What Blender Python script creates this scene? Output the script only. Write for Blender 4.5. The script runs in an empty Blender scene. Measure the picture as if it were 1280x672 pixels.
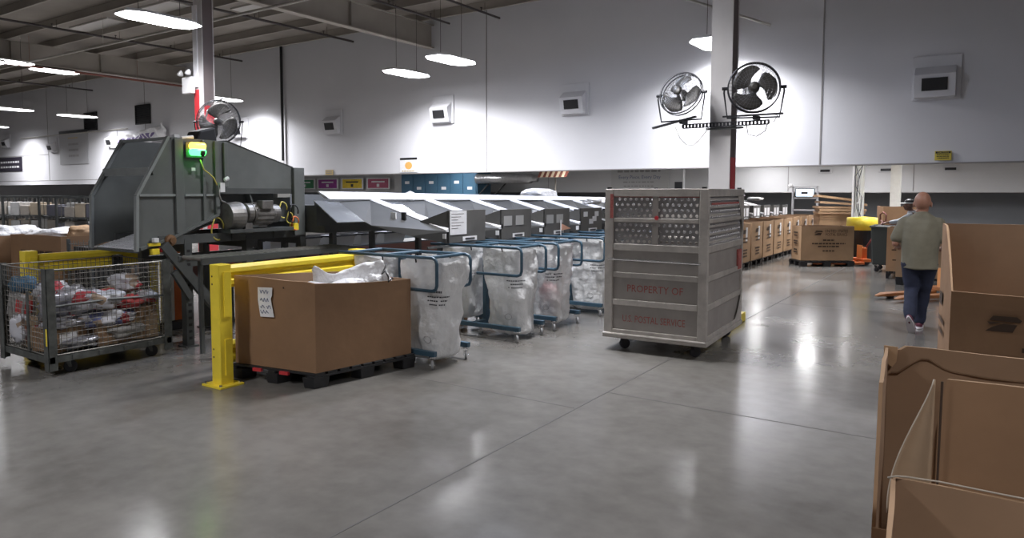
import bpy, bmesh, math, random
from mathutils import Vector, Matrix, noise
random.seed(7)
R = math.radians
SC = bpy.context.scene
COL = SC.collection
ORG = {}

# ------------------------------------------------------------------ materials
MATS = {}
def mat(name, col, rough=.6, metal=0., var=0., scale=6., bump=0., emit=None, es=0., alpha=1., spec=.5, trans=0., col2=None, bscale=None):
    if name in MATS: return MATS[name]
    m = bpy.data.materials.new(name); m.use_nodes = True
    nt = m.node_tree; b = nt.nodes['Principled BSDF']
    c = (*col, 1)
    b.inputs['Base Color'].default_value = c
    b.inputs['Roughness'].default_value = rough
    b.inputs['Metallic'].default_value = metal
    b.inputs['Alpha'].default_value = alpha
    b.inputs['Specular IOR Level'].default_value = spec
    if trans: b.inputs['Transmission Weight'].default_value = trans
    if emit:
        b.inputs['Emission Color'].default_value = (*emit, 1); b.inputs['Emission Strength'].default_value = es
    if var or bump:
        tc = nt.nodes.new('ShaderNodeTexCoord'); n = nt.nodes.new('ShaderNodeTexNoise')
        n.inputs['Scale'].default_value = scale; n.inputs['Detail'].default_value = 5
        n.inputs['Roughness'].default_value = .6
        nt.links.new(tc.outputs['Object'], n.inputs['Vector'])
        if var:
            r = nt.nodes.new('ShaderNodeValToRGB')
            a = tuple(max(0, v*(1-var)) for v in col); d = tuple(min(1, v*(1+var)) for v in col)
            if col2: a = col2; d = col
            r.color_ramp.elements[0].color = (*a, 1); r.color_ramp.elements[1].color = (*d, 1)
            r.color_ramp.elements[0].position = .35; r.color_ramp.elements[1].position = .65
            nt.links.new(n.outputs['Fac'], r.inputs['Fac']); nt.links.new(r.outputs['Color'], b.inputs['Base Color'])
        if bump:
            n2 = nt.nodes.new('ShaderNodeTexNoise'); n2.inputs['Scale'].default_value = bscale or scale*2; n2.inputs['Detail'].default_value = 3
            nt.links.new(tc.outputs['Object'], n2.inputs['Vector'])
            bp = nt.nodes.new('ShaderNodeBump'); bp.inputs['Strength'].default_value = bump; bp.inputs['Distance'].default_value = .05 if bump > .8 else .02
            nt.links.new(n2.outputs['Fac'], bp.inputs['Height']); nt.links.new(bp.outputs['Normal'], b.inputs['Normal'])
    MATS[name] = m
    return m

M_wall = mat('painted_wall', (.66, .66, .69), .75, var=.03, scale=.4)
M_farwall = mat('far_wall_paint', (.56, .56, .57), .75, var=.04, scale=.5)
M_dado = mat('lower_grey_wall', (.22, .23, .25), .7, var=.06, scale=1)
M_joint = mat('panel_joint', (.30, .29, .29), .8)
M_ceil = mat('roof_deck', (.30, .27, .24), .8, var=.15, scale=.35)
M_steel = mat('painted_roof_steel', (.36, .33, .29), .6, var=.08, scale=.8)
M_col = mat('column_paint', (.62, .60, .60), .55, var=.04, scale=2)
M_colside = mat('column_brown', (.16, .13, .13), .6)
M_red = mat('red_paint', (.55, .04, .05), .45)
M_darkpipe = mat('dark_pipe', (.07, .06, .06), .5, metal=.3)
M_lightpipe = mat('grey_conduit', (.45, .43, .40), .45, metal=.3)
M_housing = mat('fixture_housing', (.75, .75, .75), .5)
M_lens = mat('fixture_lens', (.9, .9, .9), .4, emit=(.97, .97, 1), es=5)
M_lens_dim = mat('gallery_fixture_lens', (.9, .9, .9), .4, emit=(1, .96, .92), es=9)
M_grey = mat('machine_grey', (.135, .145, .142), .42, var=.1, scale=3)
M_greyd = mat('machine_dark_grey', (.075, .08, .08), .5, var=.15, scale=4)
M_greyedge = mat('machine_edge_grey', (.27, .29, .29), .4, var=.08, scale=6)
M_black = mat('matte_black', (.015, .015, .017), .55)
M_blackpl = mat('black_plastic', (.02, .02, .022), .45, bump=.1, scale=20)
M_rub = mat('wheel_rubber', (.025, .025, .03), .7)
M_wheelgrey = mat('grey_wheel', (.30, .30, .31), .5)
M_chutewhite = mat('chute_galvanised', (.55, .56, .60), .28, metal=.55, var=.06, scale=4)
M_chutefloor = mat('chute_floor_metal', (.42, .44, .47), .24, metal=.7, var=.12, scale=3)
M_board = mat('chute_board_grey', (.11, .108, .104), .5, var=.1, scale=3)
M_chuteside = mat('chute_side_grey', (.055, .055, .055), .62, var=.1, scale=3)
M_strip = mat('brush_strip_white', (.80, .80, .83), .5, var=.1, scale=40)
M_card = mat('cardboard', (.27, .155, .083), .8, var=.09, scale=2.2, bump=.12, bscale=9)
M_cardl = mat('cardboard_light', (.40, .255, .145), .8, var=.08, scale=2.5, bump=.12, bscale=9)
M_carde = mat('cardboard_edge', (.42, .27, .16), .85)
M_cardin = mat('cardboard_inside', (.30, .19, .115), .85, var=.08, scale=2)
M_print = mat('brown_black_print', (.06, .035, .022), .8)
M_paper = mat('white_paper', (.78, .78, .80), .7, var=.05, scale=8)
M_ink = mat('blue_ink', (.12, .14, .25), .8)
M_inkd = mat('black_ink', (.05, .05, .06), .8)
M_yel = mat('safety_yellow', (.88, .68, .05), .36, var=.07, scale=5)
M_blue = mat('blue_rack_paint', (.04, .085, .125), .42, var=.12, scale=8)
M_bluecab = mat('blue_cabinet_paint', (.05, .13, .21), .5, var=.06, scale=2)
M_bag = mat('translucent_plastic', (.72, .72, .72), .38, var=.07, scale=3, bump=.9, bscale=7, alpha=.9)
M_bagw = mat('white_poly', (.80, .80, .82), .35, var=.06, scale=4, bump=.9, bscale=9)
M_alu = mat('worn_aluminium', (.43, .40, .37), .5, metal=.35, var=.14, scale=5, bump=.15, bscale=30)
M_alup = mat('aluminium_panel', (.31, .285, .265), .55, metal=.3, var=.08, scale=4)
M_aluin = mat('aluminium_inner', (.26, .25, .25), .5, metal=.3)
M_chrome = mat('bright_metal', (.65, .65, .66), .2, metal=1)
M_redprint = mat('faded_red_print', (.33, .09, .08), .8, var=.25, scale=40)
M_wire = mat('galvanised_wire', (.23, .22, .20), .45, metal=.6, var=.2, scale=9)
M_wirepost = mat('dark_galvanised_post', (.10, .105, .10), .5, metal=.4, var=.3, scale=9)
M_fan = mat('fan_guard_wire', (.20, .20, .21), .35, metal=.7)
M_fanrim = mat('fan_black_rim', (.035, .035, .04), .4, metal=.3)
M_blade = mat('fan_blade_metal', (.10, .095, .09), .45, metal=.3)
M_motor = mat('motor_cast_grey', (.20, .19, .18), .45, metal=.5, var=.25, scale=8)
M_cable_y = mat('yellow_cable', (.60, .50, .10), .5)
M_orange = mat('orange_paint', (.72, .17, .04), .45)
M_skin = mat('skin', (.33, .16, .105), .5, var=.08, scale=14)
M_skind = mat('skin_deep', (.16, .08, .055), .5, var=.08, scale=14)
M_shirt = mat('olive_khaki_shirt', (.17, .155, .112), .85, var=.1, scale=7, bump=.3, bscale=10)
M_trs = mat('navy_trousers', (.014, .018, .04), .85, var=.2, scale=10, bump=.3, bscale=10)
M_shirt2 = mat('pale_grey_shirt', (.50, .52, .55), .85, var=.08, scale=7)
M_shoe = mat('maroon_shoe', (.11, .02, .04), .6)
M_sole = mat('pale_sole', (.62, .58, .60), .6)
M_hair = mat('short_grey_hair', (.18, .13, .11), .9)
M_tan = mat('tan_sign', (.50, .38, .18), .6)
M_foam = mat('white_plastic', (.75, .75, .76), .45)
M_green_e = mat('beacon_green', (.05, .6, .1), .3, emit=(.05, 1, .12), es=3.5)
M_yel_e = mat('beacon_amber', (.8, .5, .05), .3, emit=(1, .62, .05), es=3.5)
M_screen = mat('lit_screen', (.5, .6, .7), .3, emit=(.7, .85, 1), es=2.2)
M_duct = mat('spiral_duct', (.55, .55, .57), .28, metal=.9, var=.1, scale=10)
M_signdark = mat('dark_sign', (.03, .025, .04), .5)
def cmat(n, c, r=.6): return mat(n, c, r, var=.08, scale=8)

def floor_mat():
    m = bpy.data.materials.new('polished_concrete'); m.use_nodes = True; nt = m.node_tree; b = nt.nodes['Principled BSDF']
    tc = nt.nodes.new('ShaderNodeTexCoord')
    n1 = nt.nodes.new('ShaderNodeTexNoise'); n1.inputs['Scale'].default_value = .55; n1.inputs['Detail'].default_value = 9; n1.inputs['Roughness'].default_value = .62
    n2 = nt.nodes.new('ShaderNodeTexNoise'); n2.inputs['Scale'].default_value = 7; n2.inputs['Detail'].default_value = 6
    mx = nt.nodes.new('ShaderNodeMath'); mx.operation = 'MULTIPLY_ADD'; mx.inputs[1].default_value = .35
    r = nt.nodes.new('ShaderNodeValToRGB')
    r.color_ramp.elements[0].position = .45; r.color_ramp.elements[1].position = .85
    r.color_ramp.elements[0].color = (.115, .108, .100, 1); r.color_ramp.elements[1].color = (.205, .194, .180, 1)
    nt.links.new(tc.outputs['Object'], n1.inputs['Vector']); nt.links.new(tc.outputs['Object'], n2.inputs['Vector'])
    nt.links.new(n2.outputs['Fac'], mx.inputs[0]); nt.links.new(n1.outputs['Fac'], mx.inputs[2])
    nt.links.new(mx.outputs[0], r.inputs['Fac']); nt.links.new(r.outputs['Color'], b.inputs['Base Color'])
    rr = nt.nodes.new('ShaderNodeMapRange'); rr.inputs['From Min'].default_value = .3; rr.inputs['From Max'].default_value = .7
    rr.inputs['To Min'].default_value = .14; rr.inputs['To Max'].default_value = .25
    nt.links.new(n1.outputs['Fac'], rr.inputs['Value']); nt.links.new(rr.outputs['Result'], b.inputs['Roughness'])
    n3 = nt.nodes.new('ShaderNodeTexNoise'); n3.inputs['Scale'].default_value = 2.2; n3.inputs['Detail'].default_value = 3
    nt.links.new(tc.outputs['Object'], n3.inputs['Vector'])
    bp = nt.nodes.new('ShaderNodeBump'); bp.inputs['Strength'].default_value = .025; bp.inputs['Distance'].default_value = .02
    nt.links.new(n3.outputs['Fac'], bp.inputs['Height']); nt.links.new(bp.outputs['Normal'], b.inputs['Normal'])
    b.inputs['Specular IOR Level'].default_value = .5
    return m

# ------------------------------------------------------------------ mesh building
class MB:
    def __init__(s): s.v = []; s.f = []
    def add(s, vs, fs):
        o = len(s.v); s.v += [Vector(v) for v in vs]; s.f += [tuple(i+o for i in f) for f in fs]; return s
    def box(s, a, b):
        x0, y0, z0 = (min(a[i], b[i]) for i in range(3)); x1, y1, z1 = (max(a[i], b[i]) for i in range(3))
        return s.add([(x0,y0,z0),(x1,y0,z0),(x1,y1,z0),(x0,y1,z0),(x0,y0,z1),(x1,y0,z1),(x1,y1,z1),(x0,y1,z1)],
                     [(0,3,2,1),(4,5,6,7),(0,1,5,4),(1,2,6,5),(2,3,7,6),(3,0,4,7)])
    def hexa(s, p):   # 8 points: bottom ring, top ring
        return s.add(p, [(0,3,2,1),(4,5,6,7),(0,1,5,4),(1,2,6,5),(2,3,7,6),(3,0,4,7)])
    def bar(s, p, q, w, h, up=(0,0,1)):
        p = Vector(p); q = Vector(q); d = (q-p).normalized(); up = Vector(up)
        if abs(d.dot(up)) > .98: up = Vector((0,1,0))
        a = d.cross(up).normalized()*w/2; c = a.cross(d).normalized()*h/2
        return s.hexa([p-a-c, q-a-c, q+a-c, p+a-c, p-a+c, q-a+c, q+a+c, p+a+c])
    def tube(s, pts, r, n=8, close=False, cap=True):
        pts = [Vector(p) for p in pts]; N = len(pts)
        rs = r if isinstance(r, (list, tuple)) else [r]*N
        prev = None; rings = []
        for i, p in enumerate(pts):
            if close: d = pts[(i+1) % N]-pts[i-1]
            else: d = pts[min(i+1, N-1)]-pts[max(i-1, 0)]
            d.normalize()
            if prev is None:
                u = Vector((0,0,1)) if abs(d.z) < .9 else Vector((1,0,0)); a = d.cross(u).normalized()
            else: a = (prev-d*prev.dot(d)).normalized()
            prev = a; c = d.cross(a)
            rings.append([p+(a*math.cos(t)+c*math.sin(t))*rs[i] for t in (2*math.pi*k/n for k in range(n))])
        vs = [v for g in rings for v in g]; fs = []
        for i in range(N if close else N-1):
            j = (i+1) % N
            for k in range(n): fs.append((i*n+k, i*n+(k+1) % n, j*n+(k+1) % n, j*n+k))
        if not close and cap: fs.append(tuple(range(n))[::-1]); fs.append(tuple((N-1)*n+k for k in range(n)))
        return s.add(vs, fs)
    def cyl(s, p, q, r, n=16, r2=None): return s.tube([p, q], [r, r if r2 is None else r2], n)
    def prism(s, poly, off):
        off = Vector(off); n = len(poly); P = [Vector(p) for p in poly]
        return s.add(P+[p+off for p in P], [tuple(range(n))[::-1], tuple(range(n, 2*n))]+[(i, (i+1) % n, (i+1) % n+n, i+n) for i in range(n)])
    def sheet(s, fn, nu, nv, closeu=False):
        vs = [fn(i/nu, j/nv) for j in range(nv+1) for i in range(nu if closeu else nu+1)]
        W = nu if closeu else nu+1; fs = []
        for j in range(nv):
            for i in range(nu): fs.append((j*W+i, j*W+(i+1) % W, (j+1)*W+(i+1) % W, (j+1)*W+i))
        return s.add(vs, fs)
    def lathe(s, c, axis, prof, n=24):   # prof: (dist along axis, radius)
        ax = Vector(axis).normalized(); c = Vector(c)
        return s.tube([c+ax*t for t, r in prof], [max(r, 1e-4) for t, r in prof], n)
    def ell(s, c, r, n=16, m=10, rot=None):
        vs = []; c = Vector(c)
        for j in range(m+1):
            t = math.pi*j/m
            for i in range(n):
                a = 2*math.pi*i/n; v = Vector((r[0]*math.sin(t)*math.cos(a), r[1]*math.sin(t)*math.sin(a), r[2]*math.cos(t)))
                if rot: v = rot @ v
                vs.append(c+v)
        fs = [(j*n+i, (j+1)*n+i, (j+1)*n+(i+1) % n, j*n+(i+1) % n) for j in range(m) for i in range(n)]
        return s.add(vs, fs)
    def build(s, name, m, parent=None, smooth=False, bevel=0, label=None, kind=None, solid=0, keep=False):
        me = bpy.data.meshes.new(name); o = bpy.data.objects.new(name, me); COL.objects.link(o)
        org = ORG.get(parent.name, Vector((0,0,0))) if parent else Vector((0,0,0))
        me.from_pydata([v-org for v in s.v], [], s.f); me.materials.append(m)
        bm = bmesh.new(); bm.from_mesh(me); bmesh.ops.remove_doubles(bm, verts=bm.verts, dist=1e-5)
        bmesh.ops.recalc_face_normals(bm, faces=bm.faces); bm.to_mesh(me); bm.free()
        if parent: o.parent = parent; ORG[o.name] = org
        if smooth:
            for p in me.polygons: p.use_smooth = True
        if solid:
            k = o.modifiers.new('s', 'SOLIDIFY'); k.thickness = solid; k.offset = 0
        if bevel:
            k = o.modifiers.new('b', 'BEVEL'); k.width = bevel; k.segments = 2; k.limit_method = 'ANGLE'; k.angle_limit = R(50)
        if label: o['label'] = label
        if kind: o['kind'] = kind
        return o

def thing(name, label, cat, loc, group=None, rz=0):
    o = bpy.data.objects.new(name, None); COL.objects.link(o); o.location = loc; o.rotation_euler.z = rz
    o.empty_display_size = .2
    o['label'] = label; o['category'] = cat
    if group: o['group'] = group
    ORG[o.name] = Vector(loc)
    return o
def local(o): ORG[o.name] = Vector((0,0,0)); return o       # parts authored in the thing's own frame
def tag(o, label, cat, group=None):
    o['label'] = label; o['category'] = cat
    if group: o['group'] = group
    return o
def struct(o): o['kind'] = 'structure'; return o
def dup(root, loc, label, group=None, rz=None):
    r = root.copy(); COL.objects.link(r); r.location = loc; r['label'] = label
    if rz is not None: r.rotation_euler.z = rz
    if group: r['group'] = group
    def rec(a, b):
        for ch in list(a.children):
            c = ch.copy(); COL.objects.link(c); c.parent = b; rec(ch, c)
    rec(root, r)
    return r

def text_mb(txt, size, place, sx=1., align='CENTER', ext=0):
    """lettering laid out by place(u, v) -> 3D point"""
    cu = bpy.data.curves.new('t', 'FONT'); cu.body = txt; cu.size = size; cu.align_x = align; cu.align_y = 'CENTER'; cu.resolution_u = 2
    ob = bpy.data.objects.new('t', cu); COL.objects.link(ob)
    bpy.context.view_layer.update()
    me = bpy.data.meshes.new_from_object(ob.evaluated_get(bpy.context.evaluated_depsgraph_get()))
    mb = MB(); mb.add([place(v.co.x*sx, v.co.y) for v in me.vertices], [tuple(p.vertices) for p in me.polygons])
    bpy.data.objects.remove(ob); bpy.data.curves.remove(cu); bpy.data.meshes.remove(me)
    return mb
def frame3(o, u, v):
    o = Vector(o); u = Vector(u).normalized(); v = Vector(v).normalized()
    return lambda a, b: o+u*a+v*b

# ------------------------------------------------------------------ THE SHELL
XL, XR, YF, YB, YW, ZC = -48, 7, -8, 28.5, 17.5, 7.05
struct(MB().box((XL, YF, -.2), (XR, YB+2, 0)).build('floor', floor_mat()))
# joints of the slab
jm = mat('saw_cut_joint', (.085, .08, .075), .7)
jt = MB()
for x in (-2.62, 3.4, -8.7, -14.8, -20.8, -26.8): jt.box((x-.006, YF, .0005), (x+.006, YB, .0015))
for y in (-.9, 5.62, 11.7, 17.8, 23.8): jt.box((-2.62, y-.005, .0005), (XR, y+.005, .0014))
for y in (-.9, 5.05, 11.7, 17.8): jt.box((XL, y-.005, .0005), (-2.62, y+.005, .0014))
struct(jt.build('trim_1', jm))
struct(MB().box((XL, YF, ZC), (XR, YW+.2, ZC+.2)).build('ceiling', M_ceil))
struct(MB().box((XL, YW, 2.32), (XR, YW+.25, ZC)).build('wall_back', M_wall))
struct(MB().box((XL, YW-.02, 2.10), (-27.5, YW+.25, 2.32)).build('trim_2', M_wall))
j = MB()
for x in (-3.1, -12.1, -21.1, -30.2, -39.2): j.box((x-.014, YW-.012, 2.33), (x+.014, YW, ZC))
j.box((XL, YW-.012, 3.62), (-39.2, YW, 3.65))
struct(j.build('trim_3', M_joint))
struct(MB().box((XL, YW-.03, 2.30), (XR, YW+.27, 2.325)).build('trim_4', M_joint))
struct(MB().box((XL, YW+.25, 3.6), (XR, YB, 3.8)).build('ceiling_under_gallery', M_farwall))
struct(MB().box((XL, YB-1.4, 1.72), (XR, YB-1.2, 3.6)).build('wall_far', M_farwall))
struct(MB().box((XL, YB, 0), (XR, YB+.2, 3.6)).build('wall_far_lower', M_dado))
struct(MB().box((XL, YB-1.4, 1.70), (XR, YB, 1.72)).build('trim_5', M_joint))
j = MB()
for x in (-2.0, -5.8, -8.2, -11.7, -15.5, -19.4, -23.2): j.box((x-.012, YB-1.412, 1.75), (x+.012, YB-1.4, 3.6))
struct(j.build('trim_6', M_joint))
struct(MB().box((XL-.2, YF, -.2), (XL, YB+.2, ZC+.2)).build('wall_left', M_wall))
struct(MB().box((XR, YF, -.2), (XR+.2, YB+.2, ZC+.2)).build('wall_right', M_wall))
struct(MB().box((XL, YF-.2, -.2), (XR, YF, ZC+.2)).build('wall_front', M_wall))

# roof girders (I beams along Y) and purlins (along X)
gnames = {-3.3: 'deep steel roof girder reaching the gallery wall over the post with two fans',
          -14.15: 'deep steel roof girder meeting the gallery wall above the two close pendant lights',
          -27.1: 'deep steel roof girder at far left with a red brown pipe along its foot'}
for gx, gl in gnames.items():
    g = thing('roof_girder', gl, 'roof beam', (gx, 0, 6.1))
    MB().box((gx-.012, YF+.02, 6.13), (gx+.012, YW-.02, 6.78)).build('web', M_steel, g)
    MB().box((gx-.11, YF+.02, 6.10), (gx+.11, YW-.02, 6.13)).build('lower_flange', mat('flange_steel', (.46, .42, .37), .6), g)
    MB().box((gx-.11, YF+.02, 6.78), (gx+.11, YW-.02, 6.80)).build('upper_flange', M_steel, g)
    m = MB()
    for y in range(-7, 17, 3): m.box((gx-.10, y, 6.13), (gx+.10, y+.015, 6.78))
    m.build('stiffener', M_steel, g)
pm = MB()
pm.box((XL+.05, -.03, 6.80), (XR-.05, .05, 6.815)).box((XL+.05, -.03, 6.80), (XL+.06, .05, ZC-.005))
pm = MB().prism([(XL+.05, -.06, 6.801), (XL+.05, .0, 6.801), (XL+.05, .0, 7.03), (XL+.05, .06, 7.03), (XL+.05, .06, 7.045), (XL+.05, -.012, 7.045), (XL+.05, -.012, 6.816), (XL+.05, -.06, 6.816)], (XR-XL-.1, 0, 0))
p0 = pm.build('roof_purlin', M_steel); tag(p0, 'grey brown steel purlin crossing under the roof deck', 'roof beam', 'roof purlins'); p0.location.y = YF+.9
y = YF+2.4
while y < YW-.3:
    c = p0.copy(); COL.objects.link(c); c.location.y = y; y += 1.5
# pale translucent deck strips
for i, (x, yy) in enumerate(((-20.0, 12.15), (-23.4, 12.2), (-17.0, 13.7), (-20.5, 9.2), (-9.5, 10.6), (-31, 12.1))):
    o = MB().box((x-1.2, yy-.45, 7.0), (x+1.2, yy+.45, 7.045)).build('roof_panel', mat('pale_roof_panel', (.62, .60, .58), .7))
    tag(o, 'pale rectangular insulation panel fixed to the underside of the roof deck', 'roof panel', 'pale roof panels')
# sprinkler pipes
def pipe(name, label, p, q, r, m, cat, group=None, heads=0, hang=True, rods=0):
    t = thing(name, label, cat, p, group)
    MB().tube([p, q], r, 10).build('pipe', m, t)
    P = Vector(p); Q = Vector(q)
    for k in range(rods):
        c = P.lerp(Q, (k+.5)/rods); MB().cyl(c, (c.x, c.y, 7.04), .006, 5).build('hanger', m, t)
    for k in range(heads):
        c = P.lerp(Q, (k+.5)/heads)
        MB().cyl(c, c+Vector((0, 0, .10)), .012, 6).cyl(c+Vector((0, 0, .10)), c+Vector((0, 0, .115)), .035, 8).build('sprinkler_head', m, t)
        if hang: MB().cyl(c+Vector((.05, .1, 0)), (c.x+.05, c.y+.1, 6.85), .006, 5).build('hanger', m, t)
    return t
pipe('sprinkler_pipe', 'dark sprinkler pipe ending just right of the thin black wall pole', (-17.1, -6, 6.6), (-17.1, 17.1, 6.6), .035, M_darkpipe, 'pipe', None, 9)
pipe('sprinkler_pipe', 'dark sprinkler pipe crossing the roof above the two close pendant lights', (-13.0, 10.0, 6.6), (-13.0, 16.9, 6.6), .03, M_darkpipe, 'pipe', None, 4)
pipe('sprinkler_pipe', 'dark sprinkler pipe nearest the top centre of the photo', (-11.45, 10.0, 6.6), (-11.45, 17.2, 6.6), .03, M_darkpipe, 'pipe', None, 4)
pipe('sprinkler_pipe', 'dark sprinkler pipe passing behind the half red column', (-23.0, 0, 6.6), (-23.0, 17.2, 6.6), .035, M_darkpipe, 'pipe', None, 9)
pipe('sprinkler_pipe', 'short dark sprinkler pipe low at far left over the hanging lights', (-34.0, 9, 6.4), (-34.0, 17.2, 6.4), .035, M_darkpipe, 'pipe', None, 4)
pipe('conduit', 'pale grey conduit running diagonally under the roof at upper left', (-40, 11.15, 6.0), (-8, 11.15, 6.0), .035, M_lightpipe, 'pipe', None, 0, rods=6)
pipe('conduit', 'red brown conduit along the foot of the far left roof girder', (-27.0, 2, 6.02), (-27.0, 17.3, 6.02), .04, mat('rust_pipe', (.25, .09, .07), .6), 'pipe', None, 0, rods=4)
pipe('brace_rod', 'thin pale brace rod slanting down behind the post with two fans', (-8.6, 13.2, 7.0), (-4.2, 17.4, 5.5), .03, M_lightpipe, 'rod', None, 0)
pipe('wall_pole', 'thin black vertical pole against the gallery wall right of the grey hopper', (-21.03, 17.40, 2.86), (-21.03, 17.40, 7.0), .05, M_black, 'pole', None, 0)
pipe('wall_conduit', 'thin conduit running level across the upper wall at far left', (-42, 17.4, 4.55), (-31.5, 17.4, 4.55), .03, M_lightpipe, 'pipe', None, 0)

# ------------------------------------------------------------------ PENDANT LIGHTS
def make_light(L, lens, label, loc, top, group=None, W=.74, power=95, spread=150):
    t = local(thing('pendant_light', label, 'ceiling light', loc, group))
    h = .075; w = W/2; l = L/2
    # boat shaped housing: pointed ends
    out = [(-w*.55, -l, 0), (w*.55, -l, 0), (w, -l+.28, 0), (w, l-.28, 0), (w*.55, l, 0), (-w*.55, l, 0), (-w, l-.28, 0), (-w, -l+.28, 0)]
    inn = [(x*.72, y*.93, h) for x, y, z in out]
    n = 8
    m = MB(); m.add([Vector(p)+Vector((0, 0, .012)) for p in out]+inn, [tuple(range(8, 16))]+[(i, (i+1) % n, (i+1) % n+n, i+n) for i in range(n)])
    m.prism([(x*1.0, y*1.0, .006) for x, y, z in out], (0, 0, .006))
    m.build('housing', M_housing, t)
    MB().prism([(x*.97, y*.985, -.012) for x, y, z in out], (0, 0, .016)).build('lens', lens, t)
    la = bpy.data.lights.new('lamp', 'AREA'); la.shape = 'RECTANGLE'; la.size = W*.9; la.size_y = L*.9; la.energy = power; la.spread = R(spread); la.color = (.97, .97, 1)
    lo = bpy.data.objects.new('lamp', la); COL.objects.link(lo); lo.parent = t; lo.location = (0, 0, -.02)
    for sy in (-1, 1):
        MB().cyl((0, sy*l*.55, h), (0, sy*l*.55, top-loc[2]), .006, 5).build('suspension_wire', M_darkpipe, t)
    return t
lights = [((-13.1, 7.95, 5.0), 'bright pendant light hanging in front of the half red column'),
          ((-13.35, 15.4, 5.0), 'pendant light left of the two hanging side by side before the gallery wall'),
          ((-11.1, 14.5, 5.0), 'pendant light right of the two hanging side by side before the gallery wall'),
          ((-5.15, 16.3, 5.0), 'pendant light partly hidden by the post with two fans'),
          ((-22.35, 15.8, 5.0), 'pendant light just behind the half red column, above its fan'),
          ((-32.4, 15.7, 5.0), 'long bright pendant light hanging left of the black wall vents'),
          ((-31.9, 12.9, 5.0), 'pendant light cut by the left edge of the photo'),
          ((-27.3, 12.5, 6.0), 'small bright light high at left, right of its twin under the girder'),
          ((-26.6, 10.7, 6.0), 'small bright light high at left, touching the left edge'),
          ((-41.0, 15.6, 5.0), 'far left pendant light lighting the wall by the dark sign')]
for loc, lab in lights: make_light(1.55, M_lens, lab, loc, 6.8, power=150 if loc[1] > 13 else 100)
hid = 'ceiling light hanging over the near floor outside the photo'
for loc in ((-4.2, 7.0, 5.2), (-5.0, -1, 5.2), (-13.1, -.5, 5.2), (2.5, 7.0, 5.2), (2.5, -1, 5.2), (-22, 1, 5.2), (-22, 8, 5.2)):
    make_light(1.55, M_lens, hid, loc, 6.8, 'overhead lights outside the photo', power=95, spread=130)
cool = make_light(1.55, M_lens, 'unseen cool light added to brighten the gallery wall, above the top edge of the photo', (-6.8, 9.6, 6.35), 6.8, None, power=170, spread=170)  # added lamp, stands in for bluish daylight on the gallery wall
for c_ in cool.children:
    if c_.type == 'LIGHT': c_.data.color = (.70, .79, 1)
for loc in ((-6.4, 25.6, 3.05), (-4.0, 21.6, 3.05), (-3.4, 25.0, 3.05), (-12, 23, 3.05), (-18, 23, 3.05), (-26, 23, 3.05), (-.4, 23, 3.05), (-35, 22.6, 3.05), (-1.8, 19.5, 3.05), (-9.5, 20, 3.05), (-22, 20, 3.05), (4, 21, 3.05)):
    make_light(1.2, M_lens_dim, 'small ceiling light hidden above the gallery edge, seen only as a floor reflection', loc, 3.6, 'lights under the gallery', .32, power=42, spread=165)

# ------------------------------------------------------------------ gallery vision boxes, wall vents, signs
def vision_box(loc, label, s=1.):
    t = local(thing('vision_box', label, 'observation hatch', loc))
    w = .36*s; h = .33*s; d = .30
    MB().box((-w-.05, -.03, -h-.04), (w+.08, 0, h+.18)).build('back_plate', M_wall, t, bevel=.006)
    MB().hexa([(-w, -d*.55, -h), (w, -d*.55, -h), (w, -.03, -h), (-w, -.03, -h), (-w, -d*.9, h*.35), (w, -d*.9, h*.35), (w, -.03, h*.9), (-w, -.03, h*.9)]).build('hood', M_wall, t, bevel=.01)
    MB().hexa([(-w*.62, -d*.66-.02, -h*.62), (w*.62, -d*.66-.02, -h*.62), (w*.62, -d*.6, -h*.62), (-w*.62, -d*.6, -h*.62),
               (-w*.62, -d*.85-.012, h*.12), (w*.62, -d*.85-.012, h*.12), (w*.62, -d*.7, h*.12), (-w*.62, -d*.7, h*.12)]).build('dark_slot', M_black, t)
vb = [((-.98, 17.48, 3.97), 'white observation hatch alone on the right part of the gallery wall', 1.0),
      ((-5.1, 17.48, 4.1), 'white observation hatch hidden behind the post with two fans', 1.),
      ((-9.2, 17.48, 4.13), 'white observation hatch nearest the left pole fan', .95),
      ((-13.7, 17.48, 4.15), 'white observation hatch in the bright glow below the two pendant lights', .95),
      ((-18.45, 17.48, 4.03), 'white observation hatch between the glow and the thin black pole', .95),
      ((-23.5, 17.48, 4.1), 'white observation hatch right of the fan on the half red column', .9),
      ((-32.9, 17.48, 4.05), 'small white observation hatch below and left of the crumpled banner', .8),
      ((-38.6, 17.48, 4.0), 'small white observation hatch left of the tall white poster', .8),
      ((-43.8, 17.48, 4.4), 'small white observation hatch above the dark sign at far left', .8)]
for loc, lab, s in vb: vision_box(loc, lab, s)
for x, lab in ((-4.61, 'dark slot hatch on the far wall over the aluminium frame'), (-2.79, 'dark slot hatch on the far wall between the two white posts'), (-1.01, 'dark slot hatch on the far wall above the bald man')):
    t = local(thing('slot_hatch', lab, 'observation hatch', (x, 27.1, 2.46)))
    MB().box((-.22, -.05, -.09), (.22, 0, .09)).build('back_plate', M_farwall, t, bevel=.01)
    MB().box((-.15, -.07, -.05), (.15, -.05, .03)).build('dark_slot', M_black, t)
def louvre(loc, w, h, label):
    t = local(thing('wall_vent', label, 'vent', loc))
    m = MB(); m.box((-w, -.06, -h), (-w+.05, 0, h)).box((w-.05, -.06, -h), (w, 0, h)).box((-w, -.06, h-.05), (w, 0, h)).box((-w, -.06, -h), (w, 0, -h+.05))
    m.build('frame', M_black, t)
    m = MB(); n = 12
    for k in range(n):
        z = -h+.05+(2*h-.1)*(k+.5)/n; m.bar((-w+.04, -.03, z), (w-.04, -.03, z), .05, .012, up=(0, -.6, 1))
    m.box((-w+.04, -.008, -h+.04), (w-.04, 0, h-.04)); m.build('slats', M_black, t)
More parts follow.
